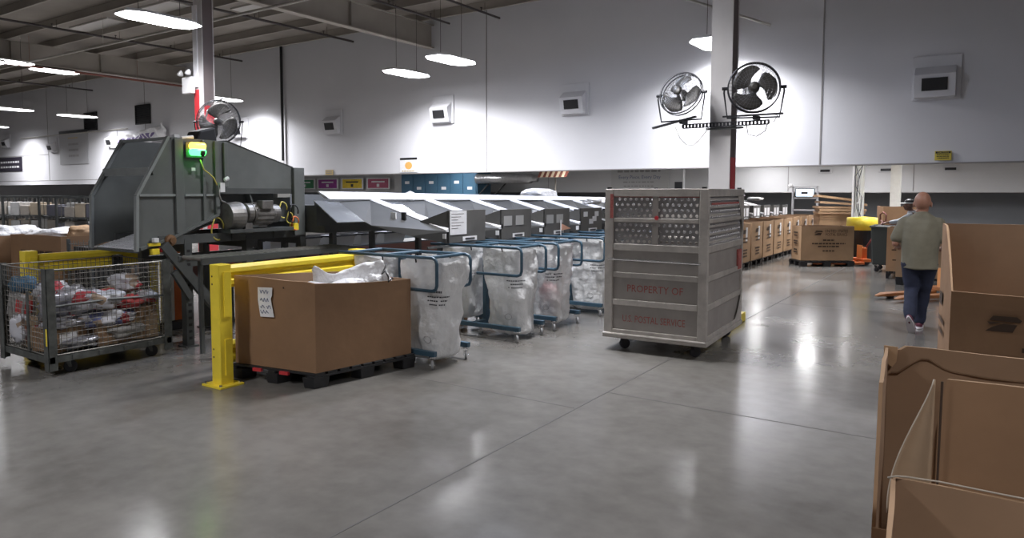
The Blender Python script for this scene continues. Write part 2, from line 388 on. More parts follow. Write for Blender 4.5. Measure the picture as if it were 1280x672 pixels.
louvre((-30.3, 17.48, 5.1), .58, .42, 'black louvred wall vent above the crumpled banner')
louvre((-34.8, 17.48, 5.05), .58, .42, 'black louvred wall vent behind the long bright pendant light')
def sign(name, loc, w, h, m, label, cat='sign', d=.02, face='y'):
    t = local(thing(name, label, cat, loc)); MB().box((-w, -d, -h), (w, 0, h)).build('panel', m, t, bevel=.004); return t
def bars(t, rows, w, m, z0, dz, th, name='lettering', d=.024, x0=0, seed=1):
    rn = random.Random(seed); b = MB()
    for k in range(rows):
        x = -w+rn.random()*w*.15; z = z0-k*dz
        while x < w*.9:
            l = (.05+.12*rn.random())*w*1.6
            b.box((x0+x, -d-.001, z-th), (x0+min(x+l, w), -d, z+th)); x += l+.06*w
    b.build(name, m, t)
t = sign('poster_board', (-36.55, 17.48, 3.9), 1.40, .82, mat('poster_grey', (.42, .42, .44), .7), 'tall pale wall poster with a black header bar at far left', 'poster')
MB().box((-1.4, -.03, .64), (1.4, -.02, .82)).build('header_bar', M_black, t); bars(t, 1, .5, M_tan, .45, .1, .03); bars(t, 3, .5, M_joint, .15, .28, .05, seed=4)
t = sign('wall_sign', (-44.2, 17.48, 3.22), 2.0, .38, M_signdark, 'dark wall sign with white lettering at the left edge'); bars(t, 2, 1.2, M_paper, .12, .26, .05, x0=.6)
t = sign('notice_sign', (-15.08, 17.48, 2.58), .37, .235, M_paper, 'white notice with black header and orange emblem low on the gallery wall')
MB().box((-.36, -.024, .16), (.36, -.02, .23)).build('header_bar', M_black, t)
MB().prism([(.15*math.cos(a)*1.0, -.024, -.02+.12*math.sin(a)) for a in [k*math.pi/6 for k in range(12)]], (0, .004, 0)).build('emblem', mat('orange_emblem', (.75, .42, .12), .6), t)
bars(t, 1, .28, M_tan, -.19, .1, .018)
t = sign('notice_sign', (-18.7, 17.48, 2.40), .19, .09, M_tan, 'small tan notice low on the gallery wall above the coloured lane signs'); bars(t, 2, .14, M_joint, .04, .07, .015)
t = sign('caution_sign', (-.79, 17.48, 2.46), .145, .095, mat('caution_yellow', (.62, .50, .08), .6), 'yellow and black caution sign on the gallery wall at right')
MB().box((-.13, -.023, .045), (.13, -.02, .085)).build('header_bar', M_black, t)
text_mb('CAUTION', .042, frame3((0, -.0245, .065), (1, 0, 0), (0, 0, 1))).build('lettering', mat('caution_yellow', (.5, .4, .1)), t); bars(t, 3, .11, M_black, .02, .035, .008)
# crumpled banner
t = local(thing('wall_banner', 'crumpled white banner with purple lettering hanging behind the grey hopper', 'banner', (-30.5, 17.40, 4.22)))
def bf(u, v):
    x = -2.2+4.4*u; z = -.5*v+.42*u**2*(1-v*.3)
    return Vector((x, -.12+.09*math.sin(u*17+v*3)+.06*math.sin(u*31-v*9), z))
MB().sheet(bf, 60, 12).build('cloth', M_bagw, t, smooth=True, solid=.01)
def bt(a, b): return bf(min(max((a+1.9)/4.4, 0), 1), min(max((.25-b)/.6, 0), 1))+Vector((0, -.03, 0))
rn = random.Random(5); m = MB()
for k in range(14):
    x = .05+k*.052
    if k in (3, 8): continue
    m.sheet(lambda u, v: bf(x+u*(.034), .3+v*.36)+Vector((0, -.02, 0)), 3, 3)
m.build('lettering', mat('purple_ink', (.18, .14, .30), .7), t)
# lane signs beyond, blue cabinets, duct, awning, poster
for x, c, lab in ((-30.1, (.06, .25, .12), 'green lane sign in a white frame on the far wall'), (-28.35, (.32, .06, .30), 'purple lane sign in a white frame on the far wall'), (-26.55, (.80, .58, .06), 'yellow lane sign in a white frame on the far wall'), (-24.75, (.42, .10, .17), 'red lane sign in a white frame on the far wall')):
    t = local(thing('lane_sign', lab, 'sign', (x*1.02, 26.9, 2.16)))
    MB().box((-.80, -.03, -.28), (.80, 0, .28)).build('white_frame', M_paper, t)
    MB().box((-.70, -.035, -.23), (.70, -.03, .23)).build('panel', cmat('lane_%.2f%.2f' % c[:2], c), t)
    m = MB().box((-.45, -.038, .05), (.45, -.035, .12)).box((-.09, -.038, -.17), (.09, -.035, -.02)); m.build('lettering', M_paper if c[0] < .5 else M_inkd, t)
t = local(thing('cabinet_bank', 'large blue cabinet bank standing against the far wall under the gallery', 'cabinet', (-19.5, 25, 0)))
MB().box((-2.1, -.5, 0), (2.1, .5, 2.56)).build('body', M_bluecab, t, bevel=.02)
for k in range(6):
    d = MB().box((-2.06+.69*k, -.53, .1), (-1.41+.69*k, -.5, 2.5)).build('door', M_bluecab, t, bevel=.01)
    MB().box((-1.5+.69*k, -.56, 1.2), (-1.46+.69*k, -.53, 1.4)).build('handle', M_chrome, d)
    MB().box((-1.85+.69*k, -.535, 2.08-.25*(k % 2)), (-1.6+.69*k, -.53, 2.2-.25*(k % 2))).build('label_plate', M_paper, d)
t = local(thing('ventilation_duct', 'shiny silver spiral duct on dark props beyond the sorter', 'duct', (-16.0, 24.4, 2.2)))
m = MB(); m.lathe((-1.35, 0, .06), (1, 0, 0), [(0, .17), (.01, .2), (2.6, .2), (2.62, .14), (2.9, .14)], 20)
for k in range(18): m.lathe((-1.3+.14*k, 0, .06), (1, 0, 0), [(0, .2), (.01, .208), (.02, .2)], 20)
m.build('duct_tube', M_duct, t, smooth=True)
for x in (-.7, .1): MB().tube([(x, 0, -.1), (x-.9, 0, -.9), (x-.9, 0, -2.2)], .03, 6).build('prop', M_black, t)
t = local(thing('striped_awning', 'small awning with brown and cream stripes under the gallery edge', 'awning', (-13.45, 24, 2.42)))
for k in range(11):
    x = -.62+.113*k
    MB().hexa([(x, -.25, -.14), (x+.113, -.25, -.14), (x+.113, -.23, -.14), (x, -.23, -.14), (x, 0, .16), (x+.113, 0, .16), (x+.113, .02, .16), (x, .02, .16)]).build('stripe', cmat('awn_dark', (.22, .07, .05)) if k % 2 == 0 else cmat('awn_cream', (.75, .62, .45)), t)
MB().box((-.02, .03, -2.42), (.02, .07, .1)).build('prop', M_steel, t)
t = sign('wall_banner', (-11.35, 27.08, 2.27), 1.2, .42, mat('banner_grey', (.52, .52, .52), .7), 'pale grey banner reading Every Piece Every Day on the far wall', 'banner')
bars(t, 1, .95, M_joint, .28, .1, .045)
text_mb('Every Piece, Every Day', .19, frame3((0, -.026, .04), (1, 0, 0), (0, 0, 1))).build('lettering', M_ink, t)
bars(t, 2, .7, M_joint, -.15, .16, .02, seed=8)
t = sign('wall_phone', (-9.15, 25.4, 1.95), .14, .14, M_inkd, 'dark square box on the pale pillar left of the tall metal cart', 'box')
MB().box((-.16, 0, -1.95), (.16, .2, 1.65)).build('pillar_post', M_farwall, t)

# ------------------------------------------------------------------ COLUMNS
def column(x, y, top, label, w=.135, band=None):
    t = local(thing('steel_column', label, 'column', (x, y, 0)))
    m = MB(); m.box((-w, -w, .02), (w, -w+.02, top)).box((-w, w-.02, .02), (w, w, top)).box((-.012-w*.0, -w+.02, .02), (.012, w-.02, top)).box((-w, -w+.02, .02), (-w+.02, w-.02, top))
    m.build('shaft', M_col, t)
    MB().box((-w-.08, -w-.08, 0), (w+.08, w+.08, .02)).build('base_plate', M_greyd, t)
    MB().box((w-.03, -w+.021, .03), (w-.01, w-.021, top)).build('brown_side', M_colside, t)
    return t
t = column(-2.88, 9.62, 6.09, 'pale square steel post carrying two black fans behind the metal cart')
MB().box((.126, -.10, 1.6), (.14, .10, 2.17)).build('red_band', M_red, t)
t2 = column(-14.15, 9.6, 6.09, 'steel column with red lower part rising behind the grey hopper machine', .145)
MB().box((-.155, -.165, .03), (.0, -.146, 3.95)).build('red_guard', M_red, t2)
MB().box((.147, -.13, .03), (.16, .13, 3.6)).build('red_strip', M_red, t2)
MB().box((-.145, -.18, 4.0), (.0, -.147, 5.75)).build('lit_shaft_patch', mat('lit_shaft_patch', (.85, .85, .88), .5), t2)  # upper shaft lit by the pendant, its brightness put into a pale sheet
t = local(thing('emergency_light', 'white twin head box mounted low on the half red column', 'light fitting', (-14.40, 9.35, 4.06)))
MB().box((-.16, -.05, -.2), (.2, .05, .16)).build('case', M_foam, t, bevel=.02)
for sx in (-.14, .14): MB().lathe((sx, -.03, .2), (sx*.8, -.7, .5), [(0, .02), (.05, .06), (.1, .07), (.105, .02)], 12).build('lamp_head', M_foam, t, smooth=True)
for x, y, lab, w in ((-2.83, 21.7, 'white post with tangled cords rising behind the yellow lined bin', .1), (-2.22, 24.2, 'white post behind the worker in the pale shirt', .13)):
    t = local(thing('gallery_post', lab, 'column', (x, y, 0)))
    MB().box((-w, -w, .015), (w, w, 3.6)).build('shaft', mat('white_post_paint', (.72, .72, .68), .5, var=.06, scale=5), t, bevel=.01)
    MB().box((-w-.06, -w-.06, 0), (w+.06, w+.06, .015)).build('base_plate', M_greyd, t)
    if y < 22:
        MB().box((-w-.07, -w-.02, .5), (-w-.02, w, 3.58)).build('conduit', M_foam, t)
        for k in range(5):
            rn = random.Random(k); m = MB()
            m.tube([(-.08+.16*rn.random()+.03*math.sin(i*1.3+k), -w-.03-.01*k, 2.7-.28*i) for i in range(8)], .008, 5); m.build('cord', M_foam if k % 2 else M_inkd, t, smooth=True)

# ------------------------------------------------------------------ FANS
def make_fan(name, label, loc, aim, r=.29, roll=0., base=True):
    t = local(thing('pole_fan', label, 'fan', loc))
    ax = Vector(aim).normalized(); rot = ax.to_track_quat('Y', 'Z').to_matrix()
    def P(x, y, z): return rot @ Vector((x, y, z))
    def ring(rad, y, n=40): return [P(rad*math.cos(2*math.pi*k/n), y, rad*math.sin(2*math.pi*k/n)) for k in range(n)]
    m = MB()
    for rad, yy in ((.98, .075), (.85, .09), (.7, .1), (.55, .105), (.4, .107), (.25, .107)):
        for s in (1, -1): m.tube(ring(rad*r, s*yy*.9), .0018, 4, close=True)
    nsp = 40
    for k in range(nsp):
        a = 2*math.pi*k/nsp; c, s_ = math.cos(a), math.sin(a)
        for s in (1, -1):
            m.tube([P(r*q*math.cos(a+s*w), s*yy, r*q*math.sin(a+s*w)) for q, yy, w in ((.2, .097, .0), (.5, .096, .1), (.85, .082, .2), (1., .03, .24))], .0018, 4)
    m.build('wire_guard', M_fan, t)
    MB().tube(ring(r, .03), .009, 8, close=True).tube(ring(r, -.03), .009, 8, close=True).build('rim', M_fanrim, t, smooth=True)
    MB().lathe(P(0, .1, 0), ax, [(0, .035), (.012, .06), (.02, .02)], 16).lathe(P(0, -.1, 0), -ax, [(0, .06), (.01, .055), (.015, .0)], 16).build('badge', M_blade, t, smooth=True)
    MB().lathe(P(0, -.02, 0), ax, [(-.07, .05), (-.06, .065), (.02, .065), (.04, .04), (.05, .03)], 16).build('motor', M_blade, t, smooth=True)
    for k in range(3):
        a0 = roll+2*math.pi*k/3
        def bl(u, v):
            rad = r*(.16+.74*u); wid = (.30+.62*math.sin(min(u*1.25, 1)*math.pi/2))*(1-.55*max(0, (u-.75)*4)**2)
            a = a0+(v-.5)*wid*2.0+u*.55; return P(rad*math.cos(a), -.045+.09*v*(.6+.4*u)-.0, rad*math.sin(a))
        MB().sheet(bl, 10, 8).build('fan_blade', M_blade, t, smooth=True, solid=.003)
    # yoke with side knobs, flat foot
    yk = MB(); yk.tube([P(-r-.04, 0, .0), P(-r-.045, 0, -.05), Vector((P(-r-.0, 0, 0).x, P(-r, 0, 0).y, -r-.06)), Vector((P(r, 0, 0).x, P(r, 0, 0).y, -r-.06)), P(r+.045, 0, -.05), P(r+.04, 0, .0)], .011, 8)
    yk.build('yoke', M_fanrim, t, smooth=True)
    for s in (-1, 1): MB().cyl(P(s*(r+.0), 0, 0), P(s*(r+.07), 0, 0), .02, 10).build('knob', M_fanrim, t)
    return t
make_fan('a', 'left fan of the pair on the pale post, seen at a slant', (-3.30, 9.2, 2.985), (-.12, -.9, .30), .28, .9)
make_fan('b', 'right fan of the pair on the pale post, facing the camera', (-2.395, 9.2, 2.99), (.33, -1., .02), .30, 2.6)
make_fan('c', 'fan fixed to the half red column above the hopper machine', (-12.27, 8.6, 3.08), (.55, -.8, .05), .42, 1.2)
t = local(thing('fan_bracket', 'black slotted steel strip clamped across the pale post under the fans', 'bracket', (-2.88, 9.40, 2.585)))
m = MB(); L0, L1 = -.46, .62
m.box((L0, -.02, .018), (L1, .02, .03)).box((L0, -.02, -.03), (L1, .02, -.018))
for k in range(25):
    x = L0+(L1-L0)*k/24; m.box((x-.009, -.02, -.02), (x+.009, .02, .02))
m.build('slotted_strip', M_fanrim, t)
MB().bar((-.80, -.2, -.02), (-.22, -.2, .10), .05, .025).build('left_foot', M_fanrim, t)
MB().bar((.12, -.2, .075), (.83, -.2, .075), .05, .02).build('right_foot', M_fanrim, t)
for x in (-.42, .5): MB().box((x-.02, -.21, .02), (x+.02, .01, .075)).build('clip', M_fanrim, t)
MB().box((-.16, .0, -.06), (.3, .075, -.035)).build('clamp', M_greyd, t)
t = local(thing('power_cord', 'thin grey cord drooping from the left fan to the post', 'cord', (-3.05, 9.2, 2.3)))
MB().tube([(-.32, 0, .26), (-.26, 0, .12), (-.17, 0, .03), (-.08, 0, .02), (0, .02, .1), (.08, .1, .24)], .006, 6).build('cable', M_lightpipe, t, smooth=True)
t = local(thing('power_cord', 'thin dark cord looping below the right fan', 'cord', (-2.35, 9.2, 2.4)))
MB().tube([(-.12, 0, .14), (-.1, 0, .03), (0, 0, .0), (.1, 0, .06), (.14, 0, .2), (.2, 0, .17), (.24, 0, .24), (.18, 0, .26)], .006, 6).build('cable', M_darkpipe, t, smooth=True)
t = local(thing('mounting_pipe', 'white metal arm joining the rear fan to the half red column', 'bracket', (-12.6, 8.7, 3.3)))
MB().tube([(-1.3, .7, -.05), (-.3, .1, .05), (.2, 0, .2), (.35, 0, .25)], .02, 8).build('arm', M_foam, t, smooth=True)
# ------------------------------------------------------------------ GAYLORD CARTONS
def gaylord(label, corners, z0, h, group=None, m=None, cut=None, skew=.0, seed=0, name='gaylord_carton', amp=.012, N=10):
    """corners: 4 floor points, counter clockwise, first = near left"""
    m = m or M_card
    t = thing(name, label, 'carton', (corners[0][0], corners[0][1], z0), group)
    C = [Vector((c[0], c[1], 0)) for c in corners]; ctr = sum(C, Vector())/4; th = .012
    def top(s): return h*(1+.008*math.sin(s*5+seed)) if cut is None else cut(s)
    def P(s, v, inn):
        k = int(s) % 4; f = s-int(s); p = C[k].lerp(C[(k+1) % 4], f)
        d = (C[(k+1) % 4]-C[k]).normalized(); nrm = Vector((d.y, -d.x, 0))
        b = amp*math.sin(math.pi*f)*math.sin(math.pi*min(v, 1)*.9)*math.sin(seed*1.7+k*2.1+.8)+amp*.5*noise.noise(p*2.5+Vector((0, 0, v*3+seed)))
        cc = (ctr-p).normalized()
        p = p+nrm*b*(1 if 0 < f < 1 else 0)+cc*(th*1.3 if inn else 0)
        return Vector((p.x, p.y, z0+v*top(s)))
    mb = MB(); S = 4*N
    mb.sheet(lambda u, v: P(u*4*(1-1e-9), v, False), S, 8, closeu=True)
    body = mb.build('outer_walls', m, t)
    mb = MB(); mb.sheet(lambda u, v: P(u*4*(1-1e-9), v, True) if v > 0 else P(u*4, 0.02, True), S, 6, closeu=True)
    mb.add([P(k, .02, True) for k in range(4)], [(0, 1, 2, 3)]); mb.build('inner_walls', M_cardin, t)
    mb = MB(); vs = []
    for i in range(S): vs += [P(i/N, 1, False), P(i/N, 1, True)]
    mb.add(vs, [(2*i, 2*i+1, (2*i+3) % (2*S), (2*i+2) % (2*S)) for i in range(S)]); mb.build('cut_edge', M_carde, t)
    return t
def rect(x, y, w, d, a=0):
    c, s = math.cos(a), math.sin(a)
    return [(x+c*u-s*v, y+s*u+c*v) for u, v in ((0, 0), (w, 0), (w, d), (0, d))]
def pallet(label, corners, group=None, h=.13, m=None, name='pallet'):
    t = thing(name, label, 'pallet', (corners[0][0], corners[0][1], 0), group); m = m or M_blackpl
    C = [Vector((c[0], c[1], 0)) for c in corners]
    def Q(u, v, z): p = C[0].lerp(C[1], u).lerp(C[3].lerp(C[2], u), v); return Vector((p.x, p.y, z))
    mb = MB()
    for k in range(9):
        a, b = k/9+.012, (k+1)/9-.012; mb.hexa([Q(a, 0, h-.025), Q(b, 0, h-.025), Q(b, 1, h-.025), Q(a, 1, h-.025), Q(a, 0, h-.002), Q(b, 0, h-.002), Q(b, 1, h-.002), Q(a, 1, h-.002)])
    for v in (0, .46, .92): mb.hexa([Q(0, v, h-.045), Q(1, v, h-.045), Q(1, v+.08, h-.045), Q(0, v+.08, h-.045), Q(0, v, h-.025), Q(1, v, h-.025), Q(1, v+.08, h-.025), Q(0, v+.08, h-.025)])
    mb.build('deck', m, t, bevel=.004)
    for u in (0, .43, .86):
        for v in (0, .43, .86):
            MB().hexa([Q(u+.01, v+.01, 0), Q(u+.13, v+.01, 0), Q(u+.13, v+.13, 0), Q(u+.01, v+.13, 0), Q(u, v, h-.045), Q(u+.14, v, h-.045), Q(u+.14, v+.14, h-.045), Q(u, v+.14, h-.045)]).build('foot', m, t, bevel=.006)
    return t, Q
def eagle(pl, s):
    m = MB()
    m.add([pl(a*s, b*s) for a, b in ((-.5, -.28), (.30, -.28), (.42, .0), (.02, .02), (-.30, -.12))], [(0, 1, 2, 3, 4)])
    m.add([pl(a*s, b*s) for a, b in ((-.28, .28), (.40, .28), (.55, .16), (.50, .08), (.12, .10), (-.40, .12))], [(0, 1, 2, 3, 4, 5)])
    m.add([pl(a*s, b*s) for a, b in ((-.45, .06), (.08, .06), (-.05, .045), (-.38, -.04))], [(0, 1, 2, 3)])
    return m
def postal_print(t, o, u, s=1., small=False, z=None):
    """eagle and lettering printed on a carton face; o = face centre, u = direction to the right on the face"""
    u = Vector(u).normalized(); n = Vector((u.y, -u.x, 0))*.017; o = Vector(o)+n
    pl = frame3(o, u, (0, 0, 1))
    if not small:
        eagle(frame3(o+u*(-.20*s)+Vector((0, 0, .18*s)), u, (0, 0, 1)), .17*s).build('eagle_emblem', M_print, t)
        m = text_mb('UNITED STATES', .085*s, frame3(o+u*.17*s+Vector((0, 0, .215*s)), u, (0, 0, 1)), .78)
        n2 = text_mb('POSTAL SERVICE', .075*s, frame3(o+u*.17*s+Vector((0, 0, .145*s)), u, (0, 0, 1)), .8); m.add(n2.v, n2.f)
        m.build('printed_name', M_print, t)
        m = MB()
        for r, (w, zz) in enumerate(((.12, .03), (.34, -.04), (.22, -.10), (.12, -.19))):
            rn = random.Random(r); x = -w
            while x < w:
                l = .03+.05*rn.random(); m.add([pl((min(a, w)+.02)*s, b*s) for a, b in ((x, zz-.014), (x+l, zz-.014), (x+l, zz+.014), (x, zz+.014))], [(0, 1, 2, 3)]); x += l+.014
        m.build('printed_lines', M_print, t)
    else:
        m = MB()
        m.add([pl(a*s, b*s) for a, b in ((-.16, .14), (.02, .14), (.06, .22), (-.12, .22))], [(0, 1, 2, 3)])
        for r, (w, zz) in enumerate(((.17, .05), (.15, -.02), (.17, -.18), (.14, -.24), (.16, -.30))):
            rn = random.Random(r+3); x = -w
            while x < w:
                l = .03+.05*rn.random(); m.add([pl(min(a, w)*s, b*s) for a, b in ((x, zz-.016), (x+l, zz-.016), (x+l, zz+.016), (x, zz+.016))], [(0, 1, 2, 3)]); x += l+.014
        m.build('printed_lines', M_print, t)

def crumple(name, label, cat, loc, r, m, group=None, seed=0, rough=.25, parent=None, flat=1., n=28):
    """crumpled soft parcel / bag lump"""
    mb = MB(); o = Vector((seed*3.7, seed*1.9, 0))
    def f(u, v):
        a = 2*math.pi*u; t = math.pi*v
        s = math.sin(t)**.55 if 0 < v < 1 else 0; p = Vector((abs(math.cos(a))**.7*math.copysign(1, math.cos(a))*s, abs(math.sin(a))**.7*math.copysign(1, math.sin(a))*s, math.copysign(abs(math.cos(t))**.8, math.cos(t))))
        k = 1+rough*noise.noise(p*1.6+o)+rough*.8*abs(noise.noise(p*3.3+o))-rough*.7*abs(noise.noise(p*6.5+o*2))
        return Vector((loc[0]+p.x*r[0]*k, loc[1]+p.y*r[1]*k, loc[2]+p.z*r[2]*k*flat))
    mb.sheet(f, n, int(n*.7), closeu=True)
    t = mb.build(name, m, parent, smooth=True)
    if not parent: tag(t, label, cat, group)
    return t

# --- the big brown carton on its black pallet, front left
BC = [(-4.735, 4.235), (-4.58, 5.32), (-5.46, 5.18), (-5.66, 4.09)]
pl_c = [(-4.745, 4.22), (-4.55, 5.36), (-5.49, 5.22), (-5.69, 4.05)]
pt, Q = pallet('black plastic pallet under the big brown carton with the handwritten note', pl_c, h=.14)
for u, v in ((0, .30), (0, .62)):
    a, b = Vector(pl_c[0]).lerp(Vector(pl_c[3]), v), Vector(pl_c[0]).lerp(Vector(pl_c[3]), v+.1)
    MB().hexa([(a.x, a.y-.004, .095), (b.x, b.y-.004, .095), (b.x, b.y+.02, .095), (a.x, a.y+.02, .095), (a.x, a.y-.004, .125), (b.x, b.y-.004, .125), (b.x, b.y+.02, .125), (a.x, a.y+.02, .125)]).build('red_marker', M_red, pt)
def bc_top(s):
    # s 0..4 : near corner -> right -> back -> left
    k = s % 4
    if k <= 1: return .79-.055*k-.012*math.sin(math.pi*k)
    if k <= 2: return .735+.03*(k-1)
    if k <= 3: return .765+.05*(k-2)
    return .815-.02*(k-3)-.004*math.sin(9*k)
big = gaylord('big plain brown carton with a handwritten note, standing beside the yellow post', BC, .141, .8, cut=bc_top, seed=3, amp=.004)
u = (Vector(BC[0])-Vector(BC[3])).normalized(); U = Vector((u.x, u.y, 0)); NN = Vector((u.y, -u.x, 0))
o = Vector((BC[3][0], BC[3][1], 0)).lerp(Vector((BC[0][0], BC[0][1], 0)), .43)+NN*.016
fr = frame3(o, U, (0, 0, 1))
MB().add([fr(a, b)+NN*c for c in (0, .003) for a, b in ((-.10, .865), (.07, .87), (.065, .80), (.05, .77), (.085, .605), (-.075, .60), (-.10, .75))], [tuple(range(7)), tuple(range(7, 14))[::-1]]+[(i, (i+1) % 7, (i+1) % 7+7, i+7) for i in range(7)]).build('note_sheet', M_paper, big, label='torn white handwritten note')
hw = MB(); rn = random.Random(11)
for zz, wds in ((.83, 1), (.755, 1), (.695, 2), (.645, 1)):
    x = -.07
    for k in range(wds):
        pts = [fr(x+.012*i, zz+.018*math.sin(i*2.1+zz*40+rn.random()))+NN*.0065 for i in range(5 if wds > 1 else 9)]
        hw.tube(pts, .0028, 4); x += .075
hw.build('handwriting', M_ink, big)
MB().add([fr(a, b) for a, b in ((.19, .868), (.205, .868), (.205, .885), (.19, .885))], [(0, 1, 2, 3)]).build('staple_mark', M_print, big)
# plastic liners showing above its rim
def sheet_bag(name, label, cat, pts, m, h0, seed=0, group=None):
    """crumpled sheet standing along a polyline; pts: (x, y, top z)"""
    P = [Vector(p) for p in pts]; n = len(P)-1
    def f(u, v):
        k = min(int(u*n), n-1); p = P[k].lerp(P[k+1], u*n-k); z = h0+(p.z-h0)*v
        q = Vector((p.x*5, p.y*5, z*6+seed)); return Vector((p.x+.035*noise.noise(q)*(1+v), p.y+.05*noise.noise(q+Vector((7, 0, 0)))*(.5+v), z+.03*v*noise.noise(q*1.7)))
    o = MB().sheet(f, 44, 14).build(name, m, None, smooth=True, solid=.006); return tag(o, label, cat, group)
sheet_bag('plastic_bag', 'white plastic bag poking over the back left rim of the big brown carton', 'bag', [(-5.22, 4.66, .98), (-5.16, 4.68, 1.03), (-5.10, 4.74, .96), (-5.0, 4.86, .98), (-4.92, 4.98, 1.04), (-4.80, 5.06, 1.07), (-4.72, 5.10, 1.06), (-4.66, 5.12, .93)], M_bagw, .55, 1)
crumple('plastic_bag', 'crumpled white plastic bag filling the middle of the big brown carton', 'bag', (-5.08, 4.72, .60), (.30, .36, .24), M_bagw, seed=2, rough=.35)
crumple('plastic_bag', 'white plastic bag at the right inside the big brown carton, tied with black cord', 'bag', (-4.84, 5.06, .76), (.16, .16, .16), M_bagw, seed=5, rough=.35)
t = local(thing('black_cord', 'black cord hanging over the right rim of the big brown carton', 'cord', (-4.63, 5.0, .9)))
MB().tube([(-.06, .1, .14), (-.02, .03, .10), (-.03, 0, .05), (.03, -.02, .08), (.07, -.02, .03), (.05, .0, -.02), (.09, .02, .02)], .008, 6).build('strand', M_black, t, smooth=True)

# --- gaylords at left behind the wire container
t = gaylord('long brown printed carton behind the second yellow rail at far left', [(-13.6, 5.4), (-12.15, 5.55), (-12.25, 6.9), (-13.7, 6.75)], .14, .87, seed=5)
pallet('dark pallet under the long brown carton at far left', [(-13.6, 5.4), (-12.15, 5.55), (-12.25, 6.9), (-13.7, 6.75)])
fr = frame3((-12.85, 5.455, .72), (1, .1, 0), (0, 0, 1)); m = MB()
for x, w in ((-.42, .14), (-.2, .1), (-.06, .16), (.14, .12), (.3, .2)): m.add([fr(x, -.04), fr(x+w, -.04), fr(x+w, .04), fr(x, .04)], [(0, 1, 2, 3)])
m.build('printed_lines', M_print, t)
gaylord('brown carton cut by the left photo edge, next to the long printed carton', [(-14.55, 4.9), (-13.65, 5.0), (-13.75, 6.4), (-14.65, 6.3)], .14, .84, seed=6)
pallet('dark pallet under the brown carton at the left photo edge', [(-14.55, 4.9), (-13.65, 5.0), (-13.75, 6.4), (-14.65, 6.3)])
for i, (x, yy, z, r, m_, lab) in enumerate(((-13.3, 6.0, .93, (.4, .45, .16), M_bagw, 'white film lump lying in the long brown carton at far left'), (-12.6, 6.2, .97, (.26, .3, .16), M_cardl, 'tan parcel heaped in the long brown carton at far left'), (-14.1, 5.6, .92, (.4, .5, .2), M_bagw, 'white film heap in the carton at the left photo edge'))):
    crumple('wrapped_parcel', lab, 'parcel', (x, yy, z), r, m_, seed=i+20, rough=.3)
# roll cages far left
def cage(x, y, label, a=.6, load=0):
    t = local(thing('roll_cage', label, 'roll cage', (x, y, 0), None, a))
    w, d, h = .62, .5, 1.62
    m = MB()
    for sx in (-w, w):
        for sy in (-d, d): m.box((sx-.025, sy-.025, .15), (sx+.025, sy+.025, h))
    for z in (.15, h-.05):
        for sy in (-d, d): m.box((-w, sy-.02, z), (w, sy+.02, z+.05))
        for sx in (-w, w): m.box((sx-.02, -d, z), (sx+.02, d, z+.05))
    m.build('frame', M_greyd, t)
    m = MB()
    for k in range(9):
        xx = -w+2*w*k/8; m.box((xx-.006, d-.01, .2), (xx+.006, d+.002, h))
    for k in range(6):
        z = .2+k*.24; m.box((-w, d-.01, z), (w, d+.002, z+.012))
    for k in range(6):
        yy = -d+2*d*k/5
        for sx in (-w, w): m.box((sx-.006, yy-.006, .2), (sx+.006, yy+.006, h))
    m.build('wire_mesh', M_wire, t)
    for z in (.17, .62, 1.07): MB().box((-w+.03, -d+.03, z), (w-.03, d-.03, z+.03)).build('shelf', M_greyd, t)
    for sx in (-w+.08, w-.08):
        for sy in (-d+.08, d-.08): MB().lathe((sx-.02, sy, .07), (1, 0, 0), [(0, .05), (.005, .07), (.035, .07), (.04, .05)], 12).box((sx-.03, sy-.03, .13), (sx+.03, sy+.03, .16)).build('caster', M_rub, t)
    c, s_ = math.cos(a), math.sin(a); rn = random.Random(load)
    cols = [((.42, .38, .34), 'grey'), ((.16, .16, .2), 'dark'), ((.50, .42, .32), 'tan'), ((.38, .34, .30), 'brown'), ((.6, .6, .6), 'white')]
    for zi, z in enumerate((.2, .65, 1.1)):
        lx = -w+.1
        for k in range(4):
            ww = .24; hh = .22+.14*rn.random(); col, cn = cols[rn.randrange(5)]
            b = MB().box((0, 0, 0), (ww, .6, hh)).build('mail_parcel', cmat('prc_'+cn, col), None, bevel=.01)
            b.location = (x+c*lx-s_*(-.35), y+s_*lx+c*(-.35), z+.001); b.rotation_euler.z = a
            tag(b, 'mail parcels on shelves inside the '+label, 'parcel', 'parcels in the '+label); lx += .27
    return t
cage(-22.9, 9.0, 'grey roll cage at the left photo edge', .6, 1)
cage(-21.4, 9.2, 'grey roll cage second from the left photo edge', .6, 2)
cage(-20.0, 9.5, 'dark roll cage third from the left photo edge', .6, 3)
cage(-18.4, 9.2, 'dark roll cage directly left of the hopper machine', .6, 4)
t = local(thing('wire_basket', 'dark wire basket standing right of the long brown carton', 'basket', (-11.55, 5.9, 0)))
m = MB()
for k in range(10):
    f = -.35+.7*k/9
    m.box((f-.004, -.35, .2), (f+.004, -.345, .95)).box((f-.004, .345, .2), (f+.004, .35, .95)).box((-.35, f-.004, .2), (-.345, f+.004, .95)).box((.345, f-.004, .2), (.35, f+.004, .95))
for k in range(8):
    z = .2+.1*k; m.box((-.35, -.355, z), (.35, -.345, z+.008)).box((-.35, .345, z), (.35, .355, z+.008)).box((-.355, -.35, z), (-.345, .35, z+.008)).box((.345, -.35, z), (.355, .35, z+.008))
m.build('wire_mesh', M_wire, t); m = MB()
for sx in (-.35, .35):
    for sy in (-.35, .35): m.box((sx-.02, sy-.02, 0), (sx+.02, sy+.02, .98))
m.build('frame', M_greyd, t); MB().box((-.34, -.34, .18), (.34, .34, .2)).build('tray', M_greyd, t); MB().box((-.3, -.3, .2), (.3, .3, .86)).build('liner', M_blackpl, t)

